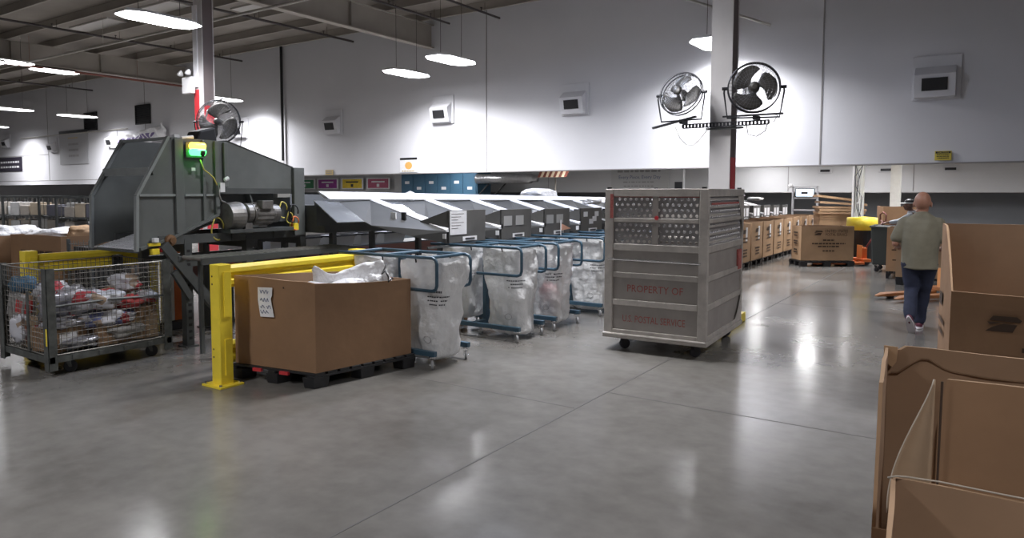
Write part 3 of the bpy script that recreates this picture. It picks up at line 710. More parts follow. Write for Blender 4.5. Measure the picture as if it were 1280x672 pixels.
# ------------------------------------------------------------------ YELLOW GUARD RAILS
def guard(label, px, py, x_r, y0, y1, top=1.08, post=True):
    t = thing('guard_rail', label, 'guard rail', (px, py, 0))
    p = MB(); w = .066
    p.box((px-w, py-w, .015), (px+w, py+w, top)); p.build('post', M_yel, t, bevel=.008)
    MB().box((px-.135, py-.125, 0), (px+.135, py+.125, .018)).build('base_plate', M_yel, t, bevel=.003)
    for sx in (-.105, .105):
        for sy in (-.098, .098): MB().cyl((px+sx, py+sy, .018), (px+sx, py+sy, .035), .014, 6).build('bolt', M_chrome, t)
    for z in (.98, .91, .33, .26):
        for sx in (-.03,): MB().cyl((px+sx, py-w-.001, z), (px+sx, py-w+.004, z), .009, 8).build('bolt_hole', M_black, t)
        MB().cyl((px+w-.004, py+.0, z), (px+w+.001, py+.0, z), .009, 8).build('bolt_hole', M_black, t)
    # ribbed W-profile rail along Y
    def prof(z0):
        return [(0, 0), (.035, .0), (.05, .03), (.05, .07), (.02, .09), (.02, .12), (.05, .14), (.05, .18), (.035, .21), (0, .21)]
    for z0 in ((top-.25, .12) if post else (top-.25,)):
        a = [(x_r+q[0]*1.3, y0, z0+q[1]) for q in prof(z0)]
        MB().prism(a, (0, y1-y0, 0)).build('rail', M_yel, t, bevel=.004)
    MB().box((px+w, py-.02, .62), (px+w+.012, py+.05, 1.02)).build('bracket', M_yel, t)
    MB().box((px+w, py-.02, .1), (px+w+.012, py+.05, .42)).build('bracket', M_yel, t)
    return t
g1 = guard('yellow guard rail with bolted post beside the big brown carton', -5.535, 3.86, -5.80, 3.95, 5.72, 1.085)
MB().box((-5.845, 5.72, 0), (-5.70, 5.86, 1.085)).build('end_post', M_yel, g1, bevel=.008)
MB().box((-5.80, 3.95, .84), (-5.62, 3.99, 1.03)).build('rail_joint', M_yel, g1)
g2 = guard('yellow guard rail running behind the wire mesh container', -8.44, 3.52, -8.46, 3.6, 4.78, 1.09, True)
MB().box((-8.50, 4.78, 0), (-8.34, 4.94, 1.09)).build('end_post', M_yel, g2, bevel=.008)

# ------------------------------------------------------------------ CASTERS
def caster(parent, x, y, z, r=.05, w=.03, a=0., m=M_wheelgrey, fork=M_chrome, name='caster'):
    d = Vector((math.cos(a), math.sin(a), 0)); n = Vector((-d.y, d.x, 0)); c = Vector((x, y, r))+d*r*.45
    f = MB(); f.cyl((x, y, z-.012), (x, y, z), r*.8, 12)
    for s in (-1, 1): f.hexa([c+n*s*(w*.5+.006)-d*.012+Vector((0, 0, -.005)), c+n*s*(w*.5+.006)+d*.012+Vector((0, 0, -.005)), c+n*s*(w*.5+.010)+d*.012+Vector((0, 0, -.005)), c+n*s*(w*.5+.010)-d*.012+Vector((0, 0, -.005)),
        Vector((x, y, z-.012))+n*s*(w*.5+.006)-d*.02, Vector((x, y, z-.012))+n*s*(w*.5+.006)+d*.03, Vector((x, y, z-.012))+n*s*(w*.5+.010)+d*.03, Vector((x, y, z-.012))+n*s*(w*.5+.010)-d*.02])
    f.cyl(c-n*(w*.5+.012), c+n*(w*.5+.012), .006, 8)
    fo = f.build(name, fork, parent)
    MB().lathe(c-n*w/2, n, [(0, r*.55), (.002, r*.85), (w*.18, r), (w*.82, r), (w-.002, r*.85), (w, r*.55)], 18).build('wheel', m, fo, smooth=False)
    return fo

# ------------------------------------------------------------------ WIRE MESH CONTAINER
x0, x1, y0, y1 = -8.05, -7.03, 3.06, 4.30
wc = thing('mesh_container', 'dark wire mesh container full of parcels at the left', 'container', (x1, y0, 0))
ztop, zb = 1.0, .20
for (px, py) in ((x1, y0), (x1, y1), (x0, y1), (x0, y0)):
    sx = -1 if px == x1 else 1; sy = 1 if py == y0 else -1
    MB().box((px, py, .06), (px+sx*.012, py+sy*.085, 1.015)).box((px, py, .06), (px+sx*.085, py+sy*.012, 1.015)).build('corner_post', M_wirepost, wc, bevel=.003)
m = MB()
m.box((x0, y0+.013, .13), (x1, y0+.06, .19)).box((x0, y1-.06, .13), (x1, y1-.013, .19)).box((x0+.013, y0, .13), (x0+.06, y1, .19)).box((x1-.06, y0, .13), (x1-.013, y1, .19))
for k in range(4): m.box((x0, y0+.22+.25*k, .14), (x1, y0+.27+.25*k, .18))
m.build('base_frame', M_wirepost, wc)
MB().box((x0+.03, y0+.03, .18), (x1-.03, y1-.03, .19)).build('floor_plate', M_wirepost, wc)
def mesh_side(a, b, zt=ztop):
    a = Vector((*a, 0)); b = Vector((*b, 0)); L = (b-a).length; n = round(L/.048); mb = MB(); z0_ = .2; nz = round((zt-z0_)/.05)
    for k in range(n+1):
        p = a.lerp(b, k/n); q = p+Vector((.002*math.sin(k*2), 0, 0)); mb.tube([(p.x, p.y, z0_), (q.x+.006*math.sin(k), q.y+.006*math.cos(k*1.7), (zt+z0_)/2), (p.x, p.y, zt)], .0028, 4)
    for k in range(nz+1):
        z = z0_+(zt-z0_)*k/nz; r_ = .007 if k in (0, nz) else .0028
        mb.tube([(a.x, a.y, z), ((a.x+b.x)/2+.006*math.sin(k*2.3), (a.y+b.y)/2+.006*math.cos(k), z-.004*(k % 3)), (b.x, b.y, z)], r_, 4 if r_ < .005 else 6)
    return mb
for a, b in (((x0, y0+.03), (x1-.04, y0+.03)), ((x1-.03, y0+.04), (x1-.03, y1-.04)), ((x0+.04, y1-.03), (x1-.04, y1-.03)), ((x0+.03, y0+.04), (x0+.03, y1-.04))):
    mesh_side(a, b).build('mesh_side', M_wire, wc)
MB().box((-7.48, y0+.015, .2), (-7.44, y0+.028, .78)).build('gate_bar', M_wirepost, wc)
MB().tube([(x1-.012, y0+.05, .66), (x1-.012, (y0+y1)/2, .67), (x1-.012, y1-.05, .64)], .012, 6).build('side_rod', M_wirepost, wc)
MB().box((x1-.028, y0-.004, .30), (x1-.004, y0-.001, .46)).build('yellow_tag', M_yel, wc)
for cx_, cy_ in ((x1-.12, y0+.22), (x1-.12, y1-.2), (x0+.12, y0+.22), (x0+.12, y1-.2)): caster(wc, cx_, cy_, .14, .06, .04, 1.1, M_rub, M_wirepost)
# parcels in the container
def parcel_mat():
    m = bpy.data.materials.new('printed_white_parcel'); m.use_nodes = True; nt = m.node_tree; b = nt.nodes['Principled BSDF']; b.inputs['Roughness'].default_value = .4
    tc = nt.nodes.new('ShaderNodeTexCoord'); v = nt.nodes.new('ShaderNodeTexVoronoi'); v.inputs['Scale'].default_value = 9; r = nt.nodes.new('ShaderNodeValToRGB'); r.color_ramp.interpolation = 'CONSTANT'
    e = r.color_ramp.elements; e[0].color = (.50, .50, .54, 1); e[0].position = 0; e[1].color = (.42, .05, .06, 1); e[1].position = .62
    for p_, c_ in ((.74, (.48, .48, .52, 1)), (.84, (.12, .14, .30, 1)), (.90, (.30, .22, .16, 1))): q = e.new(p_); q.color = c_
    sp = nt.nodes.new('ShaderNodeSeparateColor'); nt.links.new(tc.outputs['Object'], v.inputs['Vector']); nt.links.new(v.outputs['Color'], sp.inputs[0]); nt.links.new(sp.outputs[0], r.inputs['Fac']); nt.links.new(r.outputs['Color'], b.inputs['Base Color'])
    return m
P_red = cmat('parcel_red', (.45, .05, .05)); P_wh = parcel_mat(); P_br = mat('parcel_brown', (.26, .16, .09), .75, var=.1, scale=5); P_tan = mat('parcel_tan', (.42, .30, .19), .75, var=.1, scale=5); P_gr = cmat('parcel_grey', (.30, .29, .28)); P_sil = mat('parcel_silver', (.36, .36, .40), .3, metal=.5, var=.2, scale=15, bump=.6, bscale=15)
def carton(loc, size, rot, m, label, stripe=None, group=None):
    t = local(thing('mail_carton', label, 'parcel', loc, group)); t.rotation_euler = rot; a, b, c = (s/2 for s in size)
    MB().box((-a, -b, -c), (a, b, c)).build('carton_body', m, t, bevel=.006)
    MB().box((-a-.001, -.02, -c-.001), (a+.001, .02, c+.001)).build('packing_tape', P_tan if m is P_br else P_br, t)
    if stripe: MB().box((a*.1, -b-.002, -c*.6), (a*.9, -b, c*.6)).box((a, -b*.7, -c*.6), (a+.002, b*.4, c*.6)).build('address_label', stripe, t)
    return t
pc = [((-7.32, 3.30, .31), (.32, .34, .22), (0, 0, .2), P_br, 'brown carton on the container floor by the near corner post', M_paper),
      ((-7.70, 3.30, .34), (.30, .30, .28), (0, 0, -.1), P_tan, 'tan carton low behind the mesh near the left photo edge', P_red),
      ((-7.30, 3.72, .30), (.36, .36, .20), (0, 0, .1), P_br, 'flat brown carton low in the middle of the mesh container', None),
      ((-7.32, 4.08, .33), (.36, .28, .26), (0, 0, -.12), P_tan, 'tan carton at the far right bottom of the mesh container', None),
      ((-7.72, 3.75, .33), (.34, .4, .26), (0, 0, .05), P_gr, 'grey carton buried in the middle of the mesh container', M_paper),
      ((-7.74, 4.10, .35), (.34, .2, .30), (0, 0, 0), P_br, 'brown carton at the back bottom of the mesh container', None),
      ((-7.86, 3.20, .60), (.20, .16, .22), (0, .2, .3), P_gr, 'grey brown carton standing at the left edge of the photo', P_red),
      ((-7.26, 4.05, .50), (.30, .22, .09), (.15, .1, .4), P_br, 'small brown carton leaning near the far right post of the mesh container', None),
      ((-7.58, 3.98, .60), (.24, .22, .16), (.2, .3, .3), P_tan, 'tan carton on top at the back right of the parcel heap', None)]
for a in pc: carton(a[0], a[1], a[2], a[3], a[4], a[5])
cr = [((-7.22, 3.60, .66), (.16, .25, .10), P_wh, 'big white and red padded envelope on top of the parcel heap'),
      ((-7.25, 3.30, .46), (.13, .16, .05), P_sil, 'silver bag on the brown carton beside the near corner post'),
      ((-7.22, 3.70, .47), (.14, .26, .07), P_wh, 'white padded envelope in the middle of the heap below the red one'),
      ((-7.50, 3.32, .58), (.13, .12, .13), P_sil, 'silver mailing bag behind the near corner post'),
      ((-7.42, 3.50, .44), (.10, .12, .07), P_red, 'dark red soft parcel under the white envelopes'),
      ((-7.48, 4.05, .76), (.15, .13, .09), P_wh, 'white bag on the top right of the parcel heap'),
      ((-7.20, 3.92, .60), (.10, .14, .06), P_red, 'bright red soft packet right of the white envelopes'),
      ((-7.75, 3.12, .38), (.12, .05, .14), P_wh, 'white bag pressed on the mesh at the left photo edge'),
      ((-7.17, 3.42, .27), (.09, .16, .05), P_sil, 'silver packet low against the near right mesh'),
      ((-7.16, 3.86, .32), (.08, .18, .06), P_gr, 'grey soft parcel low against the right mesh'),
      ((-7.60, 3.62, .62), (.17, .18, .13), P_sil, 'silver grey parcel at the back of the heap under the rail'),
      ((-7.80, 3.45, .70), (.14, .16, .10), P_wh, 'white bag at the back left of the heap'),
      ((-7.22, 4.14, .62), (.10, .09, .06), P_wh, 'small white packet by the far right post of the mesh container'),
      ((-7.90, 3.22, .80), (.10, .10, .08), M_bluecab, 'pale blue packet on top at the left photo edge')]
for i, a in enumerate(cr):
    o = crumple('soft_parcel', a[3], 'parcel', a[0], a[1], a[2], seed=i+40, rough=.42, n=22)
# red stripes on the two white envelopes as tape
for (l, r_, idx) in (((-7.22, 3.60, .66), (.16, .25, .10), 0), ((-7.22, 3.70, .47), (.14, .26, .07), 2)):
    pass

# ------------------------------------------------------------------ HOPPER MACHINE
XN, XF = -7.25, -8.18
hm = thing('sorting_hopper', 'large grey steel hopper machine with green and amber beacon at the head of the sorter', 'machine', (XN, 4.6, 0))
side = [(4.07, 1.12), (4.45, 1.215), (5.03, 1.455), (5.05, 1.765), (6.15, 1.765), (6.15, 2.025), (5.18, 2.305), (4.46, 2.315), (4.09, 1.68)]
def yz(poly, x): return [(x, a, b) for a, b in poly]
MB().prism(yz(side, XN-.02), (.02, 0, 0)).build('near_side_panel', M_grey, hm)
MB().prism(yz(side, XF), (.02, 0, 0)).build('far_side_panel', M_grey, hm)
def edging(x, w):
    m = MB()
    for a, b in (((4.07, 1.10), (4.09, 1.68)), ((4.09, 1.68), (4.46, 2.315))):
        m.bar((x, a[0]-.012, a[1]), (x, b[0]-.012, b[1]), w, .03)
    return m
edging(XN-.0, .05).build('mouth_flange', M_greyedge, hm); edging(XF+.01, .05).build('mouth_flange', M_greyedge, hm)
MB().bar((XF, 4.24, 1.94), (XN, 4.24, 1.94), .05, .085).build('cross_bar', M_greyedge, hm)
MB().bar((XF, 4.46, 2.30), (XN, 4.46, 2.30), .05, .03).build('top_lip', M_greyedge, hm)
MB().hexa([(XF, 5.18, 2.30), (XN, 5.18, 2.30), (XN, 6.15, 2.02), (XF, 6.15, 2.02), (XF, 5.18, 2.318), (XN+.01, 5.18, 2.318), (XN+.01, 6.15, 2.038), (XF, 6.15, 2.038)]).build('top_cover', M_greyd, hm)
MB().hexa([(XF, 4.98, 1.3), (XN, 4.98, 1.3), (XN, 5.02, 1.3), (XF, 5.02, 1.3), (XF, 4.52, 2.30), (XN, 4.52, 2.30), (XN, 4.56, 2.30), (XF, 4.56, 2.30)]).build('back_panel', M_greyd, hm) if False else None
MB().hexa([(XF+.02, 5.6, 1.40), (XN-.02, 5.6, 1.40), (XN-.02, 5.62, 1.40), (XF+.02, 5.62, 1.40), (XF+.02, 5.3, 2.26), (XN-.02, 5.3, 2.26), (XN-.02, 5.32, 2.26), (XF+.02, 5.32, 2.26)]).build('rear_baffle', M_grey, hm)
# inclined perforated belt
bm_ = MB(); bm_.hexa([(XF+.02, 4.08, 1.08), (XN-.02, 4.08, 1.08), (XN-.02, 5.6, 1.54), (XF+.02, 5.6, 1.54), (XF+.02, 4.08, 1.10), (XN-.02, 4.08, 1.10), (XN-.02, 5.6, 1.56), (XF+.02, 5.6, 1.56)])
bm_.build('belt', M_greyd, hm)
cl = MB()
for k in range(18):
    for j_ in range(14):
        yy = 4.10+.06*k; xx = XF+.05+.06*j_; z = 1.104+(yy-4.08)*.3027
        if xx > XN-.06: continue
        cl.hexa([(xx, yy, z), (xx+.044, yy, z), (xx+.044, yy+.046, z+.0139), (xx, yy+.046, z+.0139), (xx, yy, z+.006), (xx+.044, yy, z+.006), (xx+.044, yy+.046, z+.02), (xx, yy+.046, z+.02)])
cl.build('belt_pads', mat('belt_pad_white', (.85, .86, .92), .5), hm)
# outer ribs on the near panel
m = MB()
for yy, za, zb_, w in ((4.56, 1.27, 2.30, .10), (4.86, 1.40, 2.30, .03), (5.03, 1.47, 2.30, .05), (5.15, 1.78, 2.29, .05)):
    m.box((XN, yy-w/2, za), (XN+.03, yy+w/2, zb_))
m.build('vertical_rib', M_grey, hm, bevel=.004)
MB().box((XN, 4.10, 1.675), (XN+.028, 4.505, 1.70)).box((XN, 4.62, 1.675), (XN+.028, 4.84, 1.70)).box((XN, 4.88, 1.675), (XN+.028, 5.0, 1.70)).build('horizontal_rib', M_greyedge, hm)
MB().bar((XN+.012, 4.09, 1.125), (XN+.012, 4.46, 1.225), .045, .03).bar((XN+.012, 4.46, 1.225), (XN+.012, 5.04, 1.465), .045, .03).build('bottom_flange', M_grey, hm)
MB().box((XN-.01, 6.13, 1.17), (XN+.045, 6.30, 2.03)).build('rear_post', M_grey, hm, bevel=.005); MB().box((XF-.02, 6.13, 1.17), (XF+.04, 6.30, 2.03)).build('rear_post', M_grey, hm, bevel=.005)
MB().box((XF+.04, 5.05, 1.35), (XN-.12, 6.2, 1.75)).build('conveyor_bed', M_greyd, hm)
MB().box((XN-.10, 5.06, 1.70), (XN-.0, 6.14, 1.765)).build('lower_edge', M_greyedge if False else M_greyd, hm)
MB().box((XN-.08, 5.90, 1.655), (XN+.004, 6.1, 1.70)).build('maker_plate', mat('faint_plate', (.34, .34, .33), .5), hm)
# support frame
m = MB()
m.bar((XN-.02, 4.30, 1.20), (XN-.02, 6.32, 1.20), .08, .10).bar((XF+.04, 4.30, 1.20), (XF+.04, 6.32, 1.20), .08, .10)
m.bar((XN-.02, 4.6, .93), (XN-.02, 6.3, .93), .06, .07).bar((XF+.04, 4.6, .93), (XF+.04, 6.3, .93), .06, .07)
for yy in (4.64, 5.5, 6.28): m.bar((XF, yy, 1.10), (XN, yy, 1.10), .07, .08)
m.build('support_frame', M_greyd, hm)
for xx in (XN-.02, XF+.04):
    for yy in (4.64, 5.45, 6.28):
        MB().box((xx-.045, yy-.045, .012), (xx+.045, yy+.045, 1.2)).box((xx-.08, yy-.08, 0), (xx+.08, yy+.08, .012)).build('leg', M_greyd, hm)
h = MB()
for k in range(14): h.box((XN+.0255, 4.62, .08+.075*k), (XN+.0275, 4.66, .11+.075*k))
h.build('leg_slots', M_black, hm)
MB().bar((XN+.05, 4.33, 1.16), (XN+.05, 4.93, .42), .06, .10).build('diagonal_brace', M_greyd, hm)
MB().bar((XN+.04, 4.45, .86), (XN+.04, 4.64, .55), .05, .07).build('diagonal_brace', M_greyd, hm)
# bearing, roller ends
MB().lathe((XN+.03, 4.42, 1.20), (1, 0, 0), [(0, .065), (.03, .06), (.035, .03), (.06, .03)], 14).build('bearing', mat('brass_bearing', (.28, .16, .09), .4, metal=.6), hm)
MB().box((XN+.02, 4.17, 1.15), (XN+.05, 4.30, 1.18)).box((XN+.02, 4.2, 1.06), (XN+.06, 4.28, 1.12)).build('yellow_guide', M_yel, hm)
MB().box((XN+.02, 4.22, 1.19), (XN+.07, 4.27, 1.235)).build('white_switch', M_foam, hm)
MB().box((XN+.025, 4.29, 1.08), (XN+.05, 4.32, 1.13)).build('red_switch', M_red, hm)
# beacon
bx = XN+.03
MB().box((bx, 4.63, 2.10), (bx+.02, 4.86, 2.27)).build('beacon_base', M_greyd, hm)
MB().lathe((bx+.06, 4.66, 2.165), (0, 1, 0), [(0, .035), (.01, .045), (.16, .045), (.17, .035)], 16).build('green_lamp', M_green_e, hm, smooth=True)
MB().lathe((bx+.06, 4.66, 2.225), (0, 1, 0), [(0, .035), (.01, .042), (.16, .042), (.17, .035)], 16).build('amber_lamp', M_yel_e, hm, smooth=True)
MB().lathe((bx+.10, 4.78, 2.11), (0, 0, 1), [(0, .01), (.03, .03), (.06, .03), (.065, .02)], 12).build('horn', M_black, hm)
MB().box((bx, 4.70, 1.955), (bx+.01, 4.745, 1.99)).build('white_tag', M_foam, hm)
MB().tube([(bx+.02, 4.80, 2.08), (bx+.04, 4.83, 1.97), (bx+.03, 4.90, 1.93), (bx+.03, 4.96, 1.88), (bx+.06, 4.98, 1.80)], .008, 6).build('cable', M_cable_y, hm, smooth=True)
MB().box((bx+.0, 5.03, 1.72), (bx+.05, 5.09, 1.83)).lathe((bx+.06, 5.08, 1.86), (0, 1, .4), [(0, .02), (.05, .025), (.06, .01)], 10).build('junction_box', M_foam, hm)
MB().tube([(bx+.03, 5.04, 1.80), (bx+.06, 5.0, 1.70), (bx+.07, 5.02, 1.62), (bx+.05, 5.09, 1.60)], .012, 6).build('cable', M_motor, hm, smooth=True)
# gearmotor
gx = XN+.06
g = MB().lathe((gx-.02, 5.10, 1.44), (0, 1, 0), [(0, .09), (.01, .155), (.16, .17), (.20, .165), (.23, .12)], 24).build('gearbox', M_motor, hm, smooth=False)
MB().lathe((gx+.02, 5.33, 1.47), (0, 1, 0), [(0, .10), (.01, .12), (.08, .12), (.10, .09)], 20).box((gx-.1, 5.30, 1.24), (gx+.10, 5.40, 1.36)).build('gear_flange', M_motor, hm)
mo = MB().lathe((gx, 5.42, 1.46), (0, 1, 0), [(0, .10), (.01, .13), (.30, .13), (.32, .11), (.40, .11), (.41, .06)], 24)
for k in range(16):
    a = 2*math.pi*k/16; c = Vector((gx+.125*math.cos(a), 0, 1.46+.125*math.sin(a))); mo.box((c.x-.004, 5.45, c.z-.012), (c.x+.012, 5.70, c.z+.012))
mo.build('electric_motor', M_motor, hm)
MB().box((gx+.05, 5.5, 1.52), (gx+.16, 5.66, 1.62)).build('terminal_box', M_motor, hm, bevel=.006)
MB().box((gx-.12, 5.08, 1.25), (gx+.12, 6.0, 1.29)).box((gx-.13, 5.2, 1.16), (gx-.02, 5.26, 1.25)).box((gx-.13, 5.8, 1.16), (gx-.02, 5.86, 1.25)).build('motor_shelf', M_greyd, hm)
for k, (c, mm) in enumerate((((gx+.04, 6.0, 1.40), M_cable_y), ((gx+.05, 6.08, 1.33), M_orange), ((gx+.0, 5.93, 1.50), M_cable_y), ((gx+.06, 6.05, 1.45), M_black), ((gx-.04, 5.02, 1.30), M_cable_y))):
    r_ = .07+.015*k; MB().tube([(c[0]+.012*math.sin(3*a_), c[1]+r_*.6*math.cos(a_), c[2]+r_*math.sin(a_)) for a_ in [2*math.pi*i/14*.85 for i in range(14)]], .009, 6).build('cable', mm, hm, smooth=True)
MB().box((gx-.03, 6.05, 1.24), (gx+.05, 6.14, 1.33)).build('yellow_box', M_yel, hm, bevel=.008)
# black hood on top
MB().prism([(XF-.02, 5.22, 2.28), (XF-.02, 5.3, 2.47), (XF-.02, 5.52, 2.53), (XF-.02, 5.56, 2.2)], (.26, 0, 0)).build('black_hood', M_black, hm, bevel=.02)
MB().cyl((XN-.02, 4.62, 2.31), (XN-.02, 4.76, 2.33), .022, 10).box((XN-.12, 4.56, 2.32), (XN-.05, 4.62, 2.35)).build('top_fitting', M_foam, hm)

# ------------------------------------------------------------------ ROLLER TRACK in front of the machine
rt = thing('roller_track', 'grey roller track running behind the front yellow guard rail', 'conveyor', (-6.55, 4.3, 0))
for xx in (-6.80, -6.40): MB().box((xx-.015, 4.25, 1.0), (xx+.015, 6.4, 1.06)).build('side_rail', M_greyd, rt)
for k in range(26): MB().cyl((-6.785, 4.30+.08*k, 1.045), (-6.415, 4.30+.08*k, 1.045), .022, 8).build('roller', M_wire, rt)
for yy in (4.5, 6.2):
    for xx in (-6.80, -6.40): MB().box((xx-.02, yy-.02, 0), (xx+.02, yy+.02, 1.0)).build('leg', M_greyd, rt)
# ------------------------------------------------------------------ trays and barrier seen through the machine frame
ty = [(6.45, .36, 'w', 'white mail tray seen under the motor, leftmost on the dark shelf'), (6.90, .16, 'w', 'narrow white mail tray, second from the left on the dark shelf'), (7.17, .14, 'w', 'narrow white mail tray, third from the left on the dark shelf'), (7.55, .36, 'w', 'white mail tray seen right of the grey rear post of the hopper'), (8.22, .52, 'w', 'long white mail tray seen under the first chute'), (8.85, .32, 'w', 'white mail tray just right of the long one under the first chute'), (9.5, .5, 'w', 'white mail tray seen under the wall of the second chute')]
sh = thing('tray_shelf', 'dark long shelf carrying white mail trays behind the sorter', 'shelf', (-8.8, 5.4, 0))
MB().box((-9.1, 5.4, .80), (-8.5, 11.5, .84)).build('shelf_board', M_greyd, sh)
MB().box((-8.52, 5.4, .60), (-8.49, 11.5, .82)).build('front_skirt', mat('reddish_brown_board', (.12, .05, .035), .6), sh)
for k in range(5):
    for xx in (-9.05, -8.55): MB().box((xx-.025, 5.45+1.48*k, 0), (xx+.025, 5.5+1.48*k, .80)).build('leg', M_greyd, sh)
for yy, w, c, lab in ty:
    t = local(thing('mail_tray', lab, 'mail tray', (-8.76, yy, .842)))
    MB().add([(-.18, -w/2, 0), (.2, -w/2, 0), (.2, w/2, 0), (-.18, w/2, 0), (-.22, -w/2-.03, .17), (.24, -w/2-.03, .17), (.24, w/2+.03, .17), (-.22, w/2+.03, .17)], [(0, 3, 2, 1), (0, 1, 5, 4), (1, 2, 6, 5), (2, 3, 7, 6), (3, 0, 4, 7)]).build('tub', M_foam, t, solid=.01)
    MB().box((-.23, -w/2-.05, .165), (.26, -w/2-.02, .19)).box((-.23, w/2+.02, .165), (.26, w/2+.05, .19)).box((.235, -w/2-.05, .165), (.26, w/2+.05, .19)).box((-.25, -w/2-.05, .165), (-.22, w/2+.05, .19)).build('rim', M_black, t)
t = thing('striped_barrier', 'tall white and orange barrier board standing behind the machine leg', 'barrier', (-8.35, 5.2, 0))
MB().box((-8.39, 4.98, .1), (-8.36, 5.16, 1.08)).build('white_half', M_foam, t, bevel=.01)
MB().box((-8.39, 5.16, .1), (-8.355, 5.32, 1.08)).build('orange_half', M_orange, t, bevel=.01)
MB().box((-8.5, 5.0, 0), (-8.25, 5.3, .1)).build('foot', M_rub, t, bevel=.02)
t = local(thing('red_bin', 'small red parcel cover under the motor shelf', 'box', (-8.32, 5.95, .86)))
MB().lathe((0, 0, 0), (1, 0, 0), [(0, .02), (.01, .1), (.05, .1), (.06, .06)], 18).build('red_disc', M_red, t)
MB().box((.02, -.02, -.86), (.05, .02, -.02)).box((-.1, -.12, -.86), (.1, .12, -.84)).build('stand', M_greyd, t)

# ------------------------------------------------------------------ CHUTE SORTER
NC = 16; PI_ = 1.15; XB = -6.8; XE = -5.32
def bt_(y): return 1.735-.0150*(y-6.1)          # top of the band
def bb_(y): return 1.635-.0105*(y-6.1)
cs = thing('chute_sorter', 'long sorter with white top band and grey side chutes running away above the sack racks', 'conveyor', (XB, 6.3, 0))
MB().hexa([(-6.86, 6.33, bb_(6.3)), (XB+.03, 6.33, bb_(6.3)), (XB+.03, 25.6, bb_(25.6)), (-6.86, 25.6, bb_(25.6)), (-7.02, 6.33, bt_(6.3)), (-6.98, 6.33, bt_(6.3)), (-6.98, 25.6, bt_(25.6)), (-7.02, 25.6, bt_(25.6))]).build('top_band', M_strip, cs)
MB().hexa([(-8.0, 6.33, 1.2), (-6.88, 6.33, 1.2), (-6.88, 25.6, 1.0), (-8.0, 25.6, 1.0), (-8.0, 6.33, 1.55), (-6.88, 6.33, 1.55), (-6.88, 25.6, 1.3), (-8.0, 25.6, 1.3)]).build('conveyor_body', M_greyd, cs)
MB().hexa([(-8.02, 6.33, 1.55), (-7.98, 6.33, 1.55), (-7.98, 25.6, 1.3), (-8.02, 25.6, 1.3), (-8.12, 6.33, 1.70), (-8.08, 6.33, 1.70), (-8.08, 25.6, 1.4), (-8.12, 25.6, 1.4)]).build('far_band', M_chuteside, cs)
for k in range(12):
    for xx in (-7.9, -6.95): MB().box((xx-.035, 6.5+1.72*k, 0), (xx+.035, 6.57+1.72*k, 1.2)).build('leg', M_greyd, cs)
